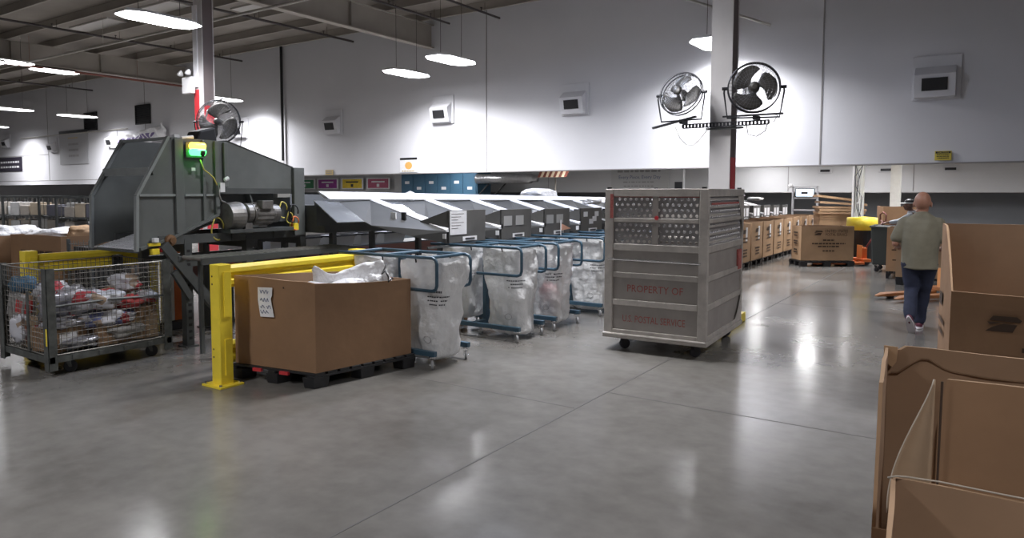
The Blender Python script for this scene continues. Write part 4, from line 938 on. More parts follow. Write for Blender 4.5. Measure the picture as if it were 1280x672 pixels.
for k in range(NC):
    ya = 7.08+PI_*k; dz = bb_(ya)-1.625; yl = ya-.22      # wall line
    w0 = [(XB, ya, 1.600+dz), (XE, yl, 1.245+dz)]
    # chute floor (left of the wall)
    fl_ = MB().add([(XB, ya-1.0, 1.615+dz), (XB, ya-.58, 1.595+dz), (-6.2, yl-.51, 1.36+dz), (-6.2, yl-.96, 1.365+dz)], [(0, 1, 2, 3)])
    ch = fl_.build('chute_floor', M_chutefloor, cs, solid=.012)
    MB().add([(XB, ya-.58, 1.595+dz), (XB, ya, 1.61+dz), (XE, yl, 1.245+dz), (XE, yl, 1.10+dz), (-5.7, yl-.23, 1.19+dz), (-6.15, yl-.44, 1.31+dz), (-6.2, yl-.51, 1.36+dz)], [(0, 1, 6), (1, 5, 6), (1, 2, 5), (2, 4, 5), (2, 3, 4)]).build('chute_wall', M_chuteside, ch, solid=.012)
    MB().hexa([(XB, ya-.015, 1.605+dz), (XB, ya+.07, 1.605+dz), (XE, yl+.07, 1.24+dz), (XE, yl-.015, 1.24+dz), (XB, ya-.015, 1.62+dz), (XB, ya+.07, 1.65+dz), (XE, yl+.07, 1.31+dz), (XE, yl-.015, 1.262+dz)]).build('brush_strip', M_strip, ch)
    MB().box((XB-.04, ya-.95, 1.30+dz), (XB, ya+.2, 1.59+dz)).build('back_sheet', M_greyd, ch)
    if k > 0 or True:
        # operator side board facing the aisle
        yb0, yb1 = yl+.03, yl+.03+.78
        bd = MB().hexa([(XE-.02, yb0, 1.10+dz), (XE, yb0, 1.10+dz), (XE, yb1, 1.10+dz), (XE-.02, yb1, 1.10+dz), (XE-.02, yb0, 1.50+dz), (XE, yb0, 1.50+dz), (XE, yb1, 1.50+dz), (XE-.02, yb1, 1.50+dz)]).build('front_board', M_board, ch, bevel=.004)
        MB().hexa([(XE-.45, yb0, 1.17+dz), (XE, yb0, 1.10+dz), (XE, yb0+.01, 1.10+dz), (XE-.45, yb0+.01, 1.17+dz), (XE-.45, yb0, 1.36+dz), (XE, yb0, 1.50+dz), (XE, yb0+.01, 1.50+dz), (XE-.45, yb0+.01, 1.36+dz)]).build('cheek_plate', M_board, ch)
        def pl(y_, z_, w, h_, name, m_, x=XE+.002, parent=bd): return MB().box((x, y_, z_+dz), (x+.004, y_+w, z_+h_+dz)).build(name, m_, parent)
        pl(yb0+.28, 1.115, .30, .055, 'lane_label', M_paper)
        pl(yb0+.33, 1.13, .20, .022, 'lane_lettering', M_inkd, x=XE+.0065)
        if k == 0:
            p = pl(yb0+.02, 1.20, .34, .29, 'notice_sheet', M_paper)
            for q in range(6): MB().box((XE+.006, yb0+.05, 1.45-.035*q+dz), (XE+.0075, yb0+.30-.06*(q % 3), 1.458-.035*q+dz)).build('sheet_line', M_joint, p)
        elif k in (1, 2):
            for q in (0, 1): pl(yb0+.06+.3*q, 1.28, .2, .13, 'paper_note', mat('grey_note', (.38, .38, .38), .7))
        elif k == 3:
            for q, (a, b) in enumerate(((.1, .36), (.3, .24), (.42, .28), (.5, .36))): pl(yb0+a, 1.0+b, .14, .08, 'paper_note', M_paper)
        elif k >= 9:
            for q in (0, 1): pl(yb0+.08+.34*q, 1.20, .24, .22, 'paper_bag', M_paper)
        MB().box((XB+.66, ya-.30-.02, 1.385+dz), (XB+.74, ya-.30, 1.465+dz)).build('number_card', M_paper, ch)
        MB().box((XB+.80, ya-.25-.03, 1.33+dz), (XB+.86, ya-.25, 1.47+dz)).build('sensor', M_black, ch)
        MB().box((XE-.05, yl-.035, 1.16+dz), (XE+.0, yl-.02, 1.22+dz)).build('number_card', M_paper, ch)
MB().box((XE-.02, 6.5, 1.055), (XE, 24.6, 1.08)).build('lower_rail', M_greyd, cs)
for k in range(9): MB().box((XE-.05, 7.6+2.0*k, 0), (XE-.01, 7.64+2.0*k, 1.07)).build('leg', M_greyd, cs)
# loose things on far chutes
for i, (x, yy, z, r, lab) in enumerate(((-5.55, 11.2, 1.56, (.10, .26, .05), 'white folded plastic lying on a chute just left of the metal cart'), (-6.1, 17.6, 1.62, (.3, .5, .08), 'grey white plastic heap on the chutes right of the metal cart'), (-5.6, 19.6, 1.60, (.22, .42, .11), 'domed white plastic sack on the chutes beyond the metal cart'), (-5.7, 22.4, 1.52, (.2, .3, .05), 'flat white plastic on the far chutes'))):
    crumple('plastic_sack', lab, 'bag', (x, yy, z), r, M_bagw, seed=60+i, rough=.3)
crumple('red_tray_load', 'small white sheeted heap on the sorter top beyond its middle', 'load', (-8.0, 13.6, 1.66), (.25, .55, .13), M_bagw, seed=71, rough=.15)
t = local(thing('work_lamp', 'small white lamp head standing on the sorter top near the blue cabinets', 'lamp', (-7.4, 8.6, 1.52)))
MB().lathe((0, 0, .05), (0, 0, 1), [(0, .06), (.10, .08), (.14, .07), (.17, .0)], 14).build('head', M_foam, t, smooth=True); MB().box((-.05, -.05, 0), (.05, .05, .05)).build('base', M_greyd, t)
# ------------------------------------------------------------------ BLUE SACK RACKS
def sack_rack(label, y0, y1, y2=None, full=True):
    t = thing('sack_rack', label, 'rack', (-4.9, y0, 0))
    xr, xl = -4.30, -5.62; r = .017
    ys = [y0, y1]
    for yy in ys:
        lp = [(xl, yy, 1.085), (xr-.06, yy, 1.085), (xr-.015, yy, 1.07), (xr, yy, 1.03), (xr, yy, .82), (xr-.015, yy, .78), (xr-.06, yy, .765), (xr-.62, yy, .765)]
        MB().tube(lp, r, 8).build('end_loop', M_blue, t, smooth=True)
        MB().bar((xl, yy, .15), (xr-.02, yy, .15), .05, .05).build('base_bar', M_blue, t, bevel=.003)
        caster(t, xr-.06, yy, .125, .045, .028, -.9); caster(t, xl+.08, yy, .125, .045, .028, 2.2)
        MB().tube([(xr-.28, yy, 1.08), (xr-.28, yy+.02, 1.06), (xr-.28, yy+.025, 1.03)], .008, 6).tube([(xr-.72, yy, 1.08), (xr-.72, yy+.02, 1.06), (xr-.72, yy+.025, 1.03)], .008, 6).build('sack_clip', M_black, t)
    ym = (y0+y1)/2; xp = -4.98
    MB().box((xp-.03, ym-.03, .12), (xp+.03, ym+.03, 1.09)).build('centre_post', M_blue, t, bevel=.003)
    MB().bar((xp, y0, .15), (xp, y1, .15), .05, .05).build('base_cross_bar', M_blue, t)
    for xx in (xp, xl+.1, xr-.1): MB().tube([(xx, y0, 1.085), (xx, y1, 1.085)], r, 8).build('top_cross_tube', M_blue, t)
    MB().tube([(xp, ym, .76), (xr-.62, ym, .76)], .012, 6).build('spindle', M_blue, t)
    MB().lathe((xp+.03, ym, .80), (1, 0, 0), [(0, .025), (.09, .025), (.095, .01)], 10).build('grip', M_black, t)
    return t
def poly_sack(label, xa, xb, ya, yb, zb=.11, zt=1.05, lean=0., red=False, seed=0, clothm=None, slump=0.):
    t = thing('poly_sack', label, 'sack', ((xa+xb)/2, (ya+yb)/2, zb))
    cx_, cy_ = (xa+xb)/2, (ya+yb)/2; a, b = (xb-xa)/2, (yb-ya)/2
    def f(u, v, k=1.):
        an = 2*math.pi*u; c, s = math.cos(an), math.sin(an)
        p = 3.2+2*v; q = (abs(c)**p+abs(s)**p)**(-1/p)
        w = .80+.20*min(1, v*1.3)**.8
        if v < .05: w *= .72+.28*(v/.05)**.5
        w += slump*math.sin(v*9+seed)
        z = zb+(zt-zb)*v
        nn = noise.noise(Vector((c*1.3+seed*5, s*1.3, z*3.5)))*.09-abs(noise.noise(Vector((c*2.6+seed, s*2.6, z*3+c*2))))*.13+abs(noise.noise(Vector((c*5.2+seed, s*5.2, z*9))))*.05
        fold = .028*math.sin(an*5+seed+z*5)*(1-v*.3)
        rr = w+ (nn+fold)*(1.5 if v < .95 else .3)
        return Vector((cx_+a*q*c*rr*k+lean*(1-v), cy_+b*q*s*rr*k, z+.012*math.sin(an*3+seed)*(v > .98)))
    MB().sheet(f, 56, 40, closeu=True).add([f(i/28, 0.0) for i in range(28)], [tuple(range(28))[::-1]]).build('bag_skin', clothm or M_bag, t, smooth=True)
    crumple('contents', '', '', (cx_+lean*.8, cy_, zb+.26), (a*.52, b*.52, .22), P_red if red else P_gr, parent=t, seed=seed+9, rough=.3, n=18)
    # printing on the aisle side (+X / -Y corner)
    rn = random.Random(seed); m = MB(); F = lambda u, v: f(u, v, 1.02)
    for (u0, u1, v0, dv) in ((-.19, -.12, .69, .022), (-.20, -.06, .64, .013), (-.20, -.07, .60, .013), (-.19, -.09, .56, .013)):
        n = 10
        for k in range(n):
            if rn.random() < .15: continue
            ua = u0+(u1-u0)*k/n; ub = ua+(u1-u0)/n*.75; m.add([F(ua % 1, v0), F(ub % 1, v0), F(ub % 1, v0+dv), F(ua % 1, v0+dv)], [(0, 1, 2, 3)])
    m.build('printed_lines', M_joint if seed % 2 else M_inkd, t)
    if seed % 2 == 0:
        ring = [F((-.20+.025*math.cos(q))% 1, .22+.035*math.sin(q)) for q in [2*math.pi*i/20 for i in range(20)]]; MB().tube(ring, .003, 4, close=True).build('printed_ring', M_joint, t)
    return t
racks = [(5.38, 5.93, 'blue sack rack nearest the camera, right behind the big brown carton'), (6.92, 7.47, 'blue sack rack with a full centre post in view, second from the camera'), (7.78, 8.40, 'blue sack rack third from the camera'), (9.08, 9.68, 'blue sack rack fourth from the camera, partly behind the metal cart'), (10.3, 10.9, 'blue sack rack fifth from the camera, hidden behind the metal cart')]
for a, b, lab in racks: sack_rack(lab, a, b)
sk = [(-4.84, -4.27, 5.42, 5.89, 'white plastic sack nearest the camera, slumped beside the big brown carton', 0, False, .07, .0),
      (-5.50, -5.02, 5.42, 5.89, 'white plastic sack behind the nearest one on the first blue rack', 1, False, 0, 0),
      (-4.92, -4.36, 6.96, 7.43, 'white plastic sack with a printed circle in front of the centre post rack', 2, False, .02, .05),
      (-5.52, -5.06, 6.96, 7.43, 'white plastic sack left of the blue centre post', 3, False, 0, 0),
      (-4.86, -4.34, 7.84, 8.34, 'white plastic sack with reddish contents at its foot', 4, True, 0, .0),
      (-5.50, -5.05, 7.84, 8.34, 'white plastic sack behind the one with reddish contents', 5, False, 0, 0),
      (-4.90, -4.36, 9.13, 9.63, 'white plastic sack just left of the metal cart', 6, False, 0, 0),
      (-5.50, -5.04, 9.13, 9.63, 'white plastic sack behind the one just left of the metal cart', 7, False, 0, 0)]
for xa, xb, ya, yb, lab, sd, red, sl, ln in sk: poly_sack(lab, xa, xb, ya, yb, .05 if xb > -4.9 else .178, 1.05, ln, red, sd, None, sl)
for i, (x, yy, w, d, h_, lab) in enumerate(((-5.9, 7.6, .4, .4, .55, 'brown carton standing on the floor behind the second sack rack'), (-5.95, 6.55, .34, .34, .45, 'brown carton on the floor behind the nearest sack rack'), (-5.95, 8.9, .4, .3, .5, 'brown carton on the floor behind the third sack rack'))):
    carton((x, yy, h_/2+.001), (w, d, h_), (0, 0, .1*i), P_br, lab)
t = local(thing('orange_pouch', 'small orange and white wedge marker hanging between two chute boards', 'marker', (XE+.03, 9.78, 1.14)))
MB().prism([(0, -.14, 0), (0, .16, .02), (0, -.12, .10)], (.01, 0, 0)).build('wedge', mat('pale_orange', (.75, .40, .28), .6), t); MB().box((0, -.16, -.12), (.008, -.14, .16)).build('tab', M_paper, t)

# ------------------------------------------------------------------ METAL CART
mc = local(thing('metal_cart', 'tall worn aluminium mail cart with perforated top panels in the centre', 'cart', (-3.40, 7.18, 0), None, R(3)))
W_, D_, Z0, Z1 = 1.11, 1.60, .14, 1.755
MB().box((-.01, -.012, Z0), (W_+.01, D_+.01, Z0+.05)).build('base_frame', M_alu, mc, bevel=.008)
MB().box((.02, .02, Z0+.05), (W_-.02, D_-.02, Z0+.065)).build('deck', M_alup, mc)
MB().tube([(0, -.018, Z0+.045), (W_, -.018, Z0+.045)], .014, 8).build('bumper_edge', M_chrome if False else M_alu, mc)
pw = .095
for (px, py) in ((0, 0), (W_-pw, 0), (0, D_-.06), (W_-pw, D_-.06)):
    MB().box((px, py, Z0+.05), (px+pw, py+.06, Z1)).build('corner_post', M_alu, mc, bevel=.01)
    MB().box((px+.02, py+.01, Z1), (px+.06, py+.05, Z1+.018)).build('post_cap', M_blackpl, mc)
rails = [(1.673, 1.755), (1.40, 1.445), (1.096, 1.168), (.80, .858), (.50, .564), (.19, .235)]
def perf(o, u, L, za, zb, th=.006, nx=15, nz=4):
    """plate with rows of round holes"""
    o = Vector(o); u = Vector(u); n = Vector((u.y, -u.x, 0)); mb = MB(); cw = L/nx; chh = (zb-za)/nz; r = min(cw, chh)*.31; K = 8
    for j_ in range(nz):
        off = 0 if j_ % 2 == 0 else cw*.5
        for i in range(nx if j_ % 2 == 0 else nx-1):
            xa = i*cw+off; c = (xa+cw/2, za+(j_+.5)*chh)
            sq = [(c[0]-cw/2, c[1]-chh/2), (c[0], c[1]-chh/2), (c[0]+cw/2, c[1]-chh/2), (c[0]+cw/2, c[1]), (c[0]+cw/2, c[1]+chh/2), (c[0], c[1]+chh/2), (c[0]-cw/2, c[1]+chh/2), (c[0]-cw/2, c[1])]
            ci = [(c[0]+r*math.cos(-R(135)+k*R(45)), c[1]+r*math.sin(-R(135)+k*R(45))) for k in range(8)]
            vs = [o+u*a+Vector((0, 0, b)) for a, b in sq+ci]+[o+u*a+Vector((0, 0, b))-n*th for a, b in sq+ci]
            fs = []
            for k in range(8):
                k2 = (k+1) % 8
                fs += [(k, k2, 8+k2, 8+k), (16+k, 24+k, 24+k2, 16+k2), (8+k, 8+k2, 24+k2, 24+k)]
            mb.add(vs, fs)
        if j_ % 2:
            for xa in (0, L-cw*.5):
                a, b = xa, xa+cw*.5; za_, zb_ = za+j_*chh, za+(j_+1)*chh
                mb.add([o+u*a+Vector((0, 0, za_)), o+u*b+Vector((0, 0, za_)), o+u*b+Vector((0, 0, zb_)), o+u*a+Vector((0, 0, zb_))], [(0, 1, 2, 3)])
    return mb
# front (-Y), back (+Y)
for yy, s in ((0.0, 1), (D_-.05, 1)):
    for a, b in rails: MB().box((pw, yy+.005, a), (W_-pw, yy+.045, b)).build('cross_rail', M_alu, mc, bevel=.006)
    MB().box((W_/2-.03, yy+.012, 1.168), (W_/2+.03, yy+.03, 1.40)).box((W_/2-.03, yy+.012, 1.445), (W_/2+.03, yy+.03, 1.673)).build('mullion', M_alup, mc)
    for (za, zb_) in ((1.445, 1.673), (1.168, 1.40)):
        perf((pw, yy+.032, 0), (1, 0, 0), W_-2*pw, za, zb_).build('perforated_panel', M_aluin, mc)
    for (za, zb_) in ((.858, 1.096), (.564, .80), (.235, .50)):
        MB().box((pw, yy+.03, za), (W_-pw, yy+.036, zb_)).build('solid_panel', M_alup, mc)
MB().tube([(pw-.05, -.022, 1.0), (W_-pw+.03, -.022, .992)], .011, 8).build('handle_bar', M_chrome, mc, label='bright round bar across the front')
MB().cyl((W_*.52, .0, 1.45), (W_*.52, -.012, 1.45), .022, 14).build('red_button', M_red, mc)
MB().box((pw-.035, -.002, 1.44), (pw, .004, 1.70)).build('red_wear_strip', M_redprint, mc)
MB().box((pw-.002, .03, 1.675-.01), (W_-pw, .034, 1.675)).build('red_wear_strip', M_redprint, mc)
fr = frame3((W_/2, .0285, .685), (1, 0, 0), (0, 0, 1)); text_mb('PROPERTY OF', .11, fr, .88).build('stencil_lettering', M_redprint, mc)
fr = frame3((W_/2-.01, .0285, .355), (1, 0, 0), (0, 0, 1)); text_mb('U.S. POSTAL SERVICE', .105, fr, .70).build('stencil_lettering', M_redprint, mc)
# right side (+X) and left side
for xx, s in ((W_, 1), (0, -1)):
    xo = xx-.045 if s > 0 else .005
    for a, b in rails: MB().box((xo, .06, a), (xo+.04, D_-.06, b)).build('side_rail', M_alu, mc, bevel=.006)
    for (za, zb_) in ((.858, 1.096), (.564, .80), (.235, .50)):
        MB().box((xx-.028 if s > 0 else .022, .06, za), (xx-.022 if s > 0 else .028, D_-.06, zb_)).build('solid_panel', M_alup, mc)
    for (za, zb_) in ((1.445, 1.673), (1.168, 1.40)):
        perf((xx-.025, .06, 0), (0, 1, 0), D_-.12, za, zb_, nx=20).build('perforated_panel', M_aluin, mc)
        m = MB()
        for k in range(3): m.box((xx-.02 if s > 0 else .0, .06, za+.03+.08*k), (xx-.002 if s > 0 else .018, D_-.3 if s > 0 else D_-.06, za+.05+.08*k))
        m.build('side_slats', M_alu, mc)
MB().box((W_-.004, .12, 1.59), (W_+.001, D_-.22, 1.61)).build('red_edge', M_redprint, mc)
for z0_, z1_, sg in ((1.673, 1.25, 1), (.235, .56, 1)):
    MB().add([(W_+.0, D_-.06, z0_), (W_+.0, D_-.34, z0_), (W_+.0, D_-.18, z0_*.6+z1_*.4), (W_, D_-.10, z0_*.3+z1_*.7), (W_+.0, D_-.06, z1_)], [(0, 1, 2, 3, 4)]).build('corner_gusset', M_alu, mc, solid=.006)
MB().box((W_-.02, D_-.24, .82), (W_+.002, D_-.08, 1.05)).build('red_label', M_redprint, mc)
for cx_, cy_ in ((.17, .14), (W_-.16, .12), (.17, D_-.16), (W_-.16, D_-.16)): caster(mc, cx_, cy_, Z0, .058, .05, .9, M_rub, M_black)
t = thing('post_guard', 'yellow guard at the foot of the pale post behind the metal cart', 'post guard', (-2.88, 9.62, 0))
m = MB()
for a in range(4):
    pass
MB().box((-2.72, 9.1, 0), (-2.60, 9.88, .12)).box((-3.20, 9.1, 0), (-3.08, 9.88, .12)).box((-3.20, 8.98, 0), (-2.60, 9.1, .12)).build('shield', M_yel, t, bevel=.01)

# ------------------------------------------------------------------ GAYLORD ROW UNDER THE FAR CHUTES
ords = ['first', 'second', 'third', 'fourth', 'fifth', 'sixth', 'seventh', 'eighth']
for k in range(8):
    yy = 16.15+1.08*k
    c = rect(-5.35, yy, .90, 1.0)
    t = gaylord('tan printed carton, %s from the metal cart in the row under the far chutes' % ords[k], [c[1], c[2], c[3], c[0]], .131, .88, 'cartons under the far chutes', M_cardl, seed=k)
    postal_print(t, (-4.45, yy+.5, .62), (0, 1, 0), 1.15, small=True)
    MB().box((-4.445, yy+.55, .60), (-4.438, yy+.70, .92)).build('lane_tag', M_paper, t)
    pallet('black pallet under the %s carton from the metal cart in the far row' % ords[k], c, 'pallets under the far row of cartons')

# ------------------------------------------------------------------ MIDDLE CARTON AND PALLET TRUCK
ang = math.atan2(18.55-17.85, 1.0)
mcn = [(-3.50, 17.85), (-2.50, 18.55), (-2.88, 19.35), (-3.80, 18.40)]
mcn = [(-3.50, 17.85), (-2.50, 18.53), (-2.86, 19.10), (-3.82, 18.42)]
pallet('black pallet carrying the large printed carton in the middle distance', [(-3.50, 17.80), (-2.46, 18.52), (-2.84, 19.13), (-3.88, 18.42)])
t = gaylord('large tan carton with eagle emblem standing alone in the middle distance', mcn, .141, .79, None, M_cardl, seed=2)
uu = Vector((1.0, .68, 0)).normalized()
postal_print(t, Vector((-3.0, 18.19, .58)), uu, 1.12)
nn_ = Vector((-.32, .57, 0)).normalized()
fr = frame3(Vector((-3.66, 18.13, .58))+Vector((-.57, -.32, 0)).normalized()*.018, Vector((.49, -.87, 0)), (0, 0, 1)); m = MB()
for z_, w in ((.2, .2), (.13, .16), (.0, .2), (-.05, .18), (-.2, .16), (-.26, .18)): m.add([fr(-w*.7, z_-.018), fr(w*.7, z_-.018), fr(w*.7, z_+.018), fr(-w*.7, z_+.018)], [(0, 1, 2, 3)])
m.build('printed_lines', M_print, t)
def pallet_truck(label, x, y, a, m, handle_a=0.3, handle=True):
    """local +X points along the forks"""
    t = local(thing('pallet_truck', label, 'pallet truck', (x, y, 0), None, a))
    for s in (-1, 1):
        MB().hexa([(0, s*.19-.08, .045), (1.0, s*.19-.08, .045), (1.0, s*.19+.08, .045), (0, s*.19+.08, .045), (0, s*.19-.08, .10), (1.0, s*.19-.08, .095), (1.0, s*.19+.08, .095), (0, s*.19+.08, .10)]).hexa([(1.0, s*.19-.08, .045), (1.16, s*.19-.03, .045), (1.16, s*.19+.03, .045), (1.0, s*.19+.08, .045), (1.0, s*.19-.08, .095), (1.16, s*.19-.03, .065), (1.16, s*.19+.03, .065), (1.0, s*.19+.08, .095)]).build('fork', m, t, bevel=.006)
        MB().lathe((.88, s*.19-.05, .04), (0, 1, 0), [(0, .03), (.004, .04), (.096, .04), (.1, .03)], 12).build('fork_roller', M_rub, t)
    MB().box((-.16, -.26, .10), (.02, .26, .17)).box((-.14, -.10, .17), (-.02, .10, .42)).build('head_block', m, t, bevel=.012)
    MB().box((-.02, -.11, .17), (.0, .11, .48)).build('front_plate', mat('pale_orange_plate', (.85, .38, .14), .5), t)
    MB().cyl((-.10, 0, .17), (-.10, 0, .45), .035, 12).build('pump', M_chrome, t)
    for s in (-1, 1): MB().lathe((-.14, s*.06-.025, .09), (0, 1, 0), [(0, .06), (.004, .085), (.046, .085), (.05, .06)], 16).build('steering_wheel', M_rub, t)
    if handle:
        MB().tube([(-.12, 0, .2), (-.18, 0, .45), (-.18-handle_a*1.0, 0, 1.02)], .022, 8).tube([(-.18-handle_a, -.12, 1.06), (-.18-handle_a, -.13, 1.2), (-.18-handle_a, 0, 1.25), (-.18-handle_a, .13, 1.2), (-.18-handle_a, .12, 1.06), (-.18-handle_a, 0, 1.02), (-.18-handle_a, -.12, 1.06)], .016, 8).build('tow_handle', mat('dark_red_handle', (.16, .03, .03), .5), t, smooth=True)
    return t
pallet_truck('orange pallet truck at the right end of the large printed carton', -2.44, 18.96, math.pi+.60, M_orange, .35)
pallet_truck('orange pallet truck with its forks lying across the aisle behind the bald man', -.55, 13.9, math.pi+.9, mat('worn_orange_brown', (.42, .17, .06), .55, var=.15, scale=5), .2, False)

# bin with yellow liner
t = local(thing('waste_bin', 'black bin with a yellow liner folded over its rim behind the large printed carton', 'bin', (-2.50, 19.75, 0)))
MB().lathe((0, 0, .02), (0, 0, 1), [(0, .24), (.02, .26), (.80, .31), (.82, .31)], 24).build('barrel', M_blackpl, t, smooth=False)
MB().lathe((0, 0, .80), (0, 0, 1), [(0, .33), (.01, .345), (.14, .345), (.30, .335), (.32, .30), (.30, .27)], 28).build('liner', mat('yellow_liner', (.80, .62, .05), .45, var=.05, scale=5, bump=.5), t, smooth=True)
# cardboard stack on a carton
c = rect(-3.9, 22.3, 1.1, 1.0, .35)
t = gaylord('tan carton under the stack of flattened cardboard by the tangled post', c, .001, 1.10, None, M_cardl, seed=9)
for k, (dx, dz, tilt, lab) in enumerate(((0, 1.14, .0, 'lowest flattened carton of the stack by the tangled post'), (.03, 1.215, .0, 'second flattened carton of the stack by the tangled post'), (-.02, 1.29, .0, 'third flattened carton of the stack by the tangled post'), (.04, 1.40, .06, 'fourth flattened carton of the stack by the tangled post'), (-.03, 1.54, .13, 'topmost flattened carton, tipped up at one end by the tangled post'))):
    t = local(thing('flat_carton', lab, 'cardboard', (-3.5+dx, 22.8, dz), 'flattened cartons')); t.rotation_euler = (0, tilt, .35)
    MB().box((-.60, -.42, -.03), (.60, .42, -.002)).build('lower_ply', M_carde, t); MB().box((-.60, -.42, .002), (.60, .42, .03)).build('upper_ply', M_cardl, t)
for i, (x, yy, z, lab) in enumerate(((-2.35, 22.6, 1.32, 'tall brown carton standing right of the tangled white post'), (-4.45, 24.9, 1.0, 'tan carton at the far end of the row left of the stacked cardboard'))):
    gaylord(lab, rect(x, yy, .8, .8, .3), .001, z, None, M_card, seed=30+i)
# aluminium frame with screen
t = local(thing('monitor_stand', 'aluminium frame holding a bright screen above the far chutes', 'stand', (-5.0, 25.9, 0)))
m = MB()
for x in (-.38, .38):
    m.box((x-.03, -.03, .0), (x+.03, .03, 1.92))
for z in (1.10, 1.50, 1.86): m.box((-.38, -.03, z), (.38, .03, z+.05))
m.build('frame', mat('light_aluminium', (.6, .6, .63), .35, metal=.4), t)
s = MB().box((-.30, -.06, 1.56), (.30, -.02, 1.84)).build('monitor', M_black, t); MB().box((-.27, -.064, 1.585), (.27, -.06, 1.815)).build('screen', M_screen, s); MB().box((-.12, -.066, 1.65), (.10, -.064, 1.74)).build('screen_box', M_inkd, s)
MB().ell((-.46, 0, 1.93), (.07, .07, .07)).build('lamp_head', M_foam, t, smooth=True)
t = local(thing('hanging_sensor', 'white tube hanging from the ceiling over the far chutes', 'sensor', (-6.4, 22, 2.0)))
MB().cyl((0, 0, .2), (0, 0, .55), .06, 12).build('tube', M_foam, t); MB().cyl((0, 0, -.3), (0, 0, 1.6), .012, 6).build('rod', M_lightpipe, t)
# right hand cartons & hamper
t = local(thing('hamper', 'dark grey green hamper beside the pallet truck handle', 'hamper', (-1.74, 17.92, 0)))
MB().hexa([(-.26, -.4, .16), (.26, -.4, .16), (.26, .4, .16), (-.26, .4, .16), (-.30, -.45, .98), (.30, -.45, .98), (.30, .45, .98), (-.30, .45, .98)]).build('body', mat('dark_grey_green', (.03, .036, .034), .6), t, bevel=.02)
MB().tube([(-.31, -.46, .98), (.31, -.46, .98), (.31, .46, .98), (-.31, .46, .98)], .02, 8, close=True).build('rim', M_greyd, t)
for sx in (-.2, .2):
    for sy in (-.32, .32): caster(t, sx, sy, .15, .05, .03, .4, M_rub, M_greyd)
for i, (x, yy, w, d, lab) in enumerate(((-1.62, 16.35, .42, 1.0, 'narrow tan printed carton left of the bald man, farther one'), (-1.36, 15.35, .9, .95, 'tan printed carton just behind the bald man at his left elbow'))):
    c = rect(x, yy, w, d, .05)
    t = gaylord(lab, c, .151, .86, None, M_cardl, seed=i+14)
    m = MB(); fr = frame3((x+w/2, yy-.004, .62), (1, .05, 0), (0, 0, 1))
    for z_, ww in ((.22, .13), (.16, .10), (-.04, .13), (-.24, .11)): m.add([fr(-ww*.9, z_-.012), fr(ww*.9, z_-.012), fr(ww*.9, z_+.012), fr(-ww*.9, z_+.012)], [(0, 1, 2, 3)])
    o = m.build('printed_lines', M_print, t); o.location.y -= .02
    pallet('black pallet under the ' + ('narrow carton' if i == 0 else 'carton at the bald man\'s elbow'), c, h=.15)

# ------------------------------------------------------------------ TALL CARTON AND FRONT CARTON at right
def tall_top(s):
    k = s % 4        # 0 near-left -> near-right -> far-right -> far-left
    if k <= 1: return .86-.03*k
    if k <= 2: return .83+.5*(k-1)
    if k <= 3: return 1.33
    f = k-3          # far-left back to near-left
    return 1.33 if f < .45 else 1.33-(f-.45)/.55*.47
tc_ = [(-.20, 6.42), (.92, 6.47), (.82, 7.52), (-.315, 7.42)]
t = gaylord('tall tan carton with a cut down front at the right edge beside the bald man', tc_, .121, 1.3, None, M_card, cut=tall_top, seed=4)
postal_print(t, Vector((-.262, 6.95, .62))+Vector((-.002, 0, 0)), Vector((.115, -1, 0)), 1.3, small=True)
postal_print(t, (.36, 6.43, .55), (1, .04, 0), 1.2)
pallet('black pallet under the tall cut down carton', tc_, h=.12)
# front carton: far wall creased, near wall partly torn away
fc = [(-.305, 2.95), (.75, 3.06), (.66, 4.00), (-.372, 3.87)]
def fc_top(s):
    k = s % 4
    if k < 1: return .36+.585*min(1, max(0, (k-.155)/.03))-.06*max(0, k-.5)
    if k < 2: return .88
    if k < 3: return .875+.006*math.sin(k*7)-(.02 if k > 2.93 else 0)
    f = k-3
    return .875-.01*math.sin(f*9) if f < .85 else .875-(f-.85)/.15*.515
t = gaylord('large open brown carton in the bottom right corner with a torn near wall', fc, .121, .885, None, M_card, cut=fc_top, seed=7, amp=.012, N=40)
pallet('dark pallet under the large brown carton in the bottom right corner', fc, h=.12)
A_ = Vector((fc[3][0], fc[3][1], 0)); B_ = Vector((fc[2][0], fc[2][1], 0)); u = (B_-A_).normalized(); n_ = Vector((u.y, -u.x, 0)); L_ = (B_-A_).length
oo = A_
cr_ = MB(); cr_.tube([oo+u*x+n_*(.026+.004*math.sin(x*20))+Vector((0, 0, .895+.05*math.exp(-((x-.16)/.06)**2)-.028*math.exp(-((x-.04)/.04)**2)+.008*math.sin(x*9))) for x in [.025+.03*i for i in range(33)]], .005, 5); cr_.build('crease', mat('crease_brown', (.17, .095, .05), .85), t)
MB().add([oo+u*a+n_*b+Vector((0, 0, z)) for a, b, z in ((-.006, .03, 1.0), (.05, .045, 1.0), (.045, .05, .93), (.03, .05, .905), (-.004, .04, .93))], [(0, 1, 2, 3, 4)]).build('torn_corner', M_cardl, t, solid=.01)
def fb(u_, v_):
    # curled flap swinging out from the torn near wall
    z = 1.062-.54*v_; wdt = .004+.185*math.sin(min(1, v_*1.05)*math.pi/2)**1.25
    return Vector((-.128-wdt*.72*u_, 2.96+.06*u_*v_+.05*math.sin(u_*3.1)*v_, z))
MB().sheet(fb, 10, 24).build('curled_flap', mat('pale_flap_board', (.40, .28, .18), .6, var=.06, scale=5), t, smooth=True, solid=.006)
MB().tube([fb(1, i/24) for i in range(25)], .003, 6).build('flap_edge', mat('pale_edge', (.62, .55, .46), .5), t, smooth=True)
MB().tube([(-.106, 2.953, 1.06), (-.108, 2.953, .5), (-.11, 2.953, .15)], .004, 5).build('corner_seam', M_print, t)
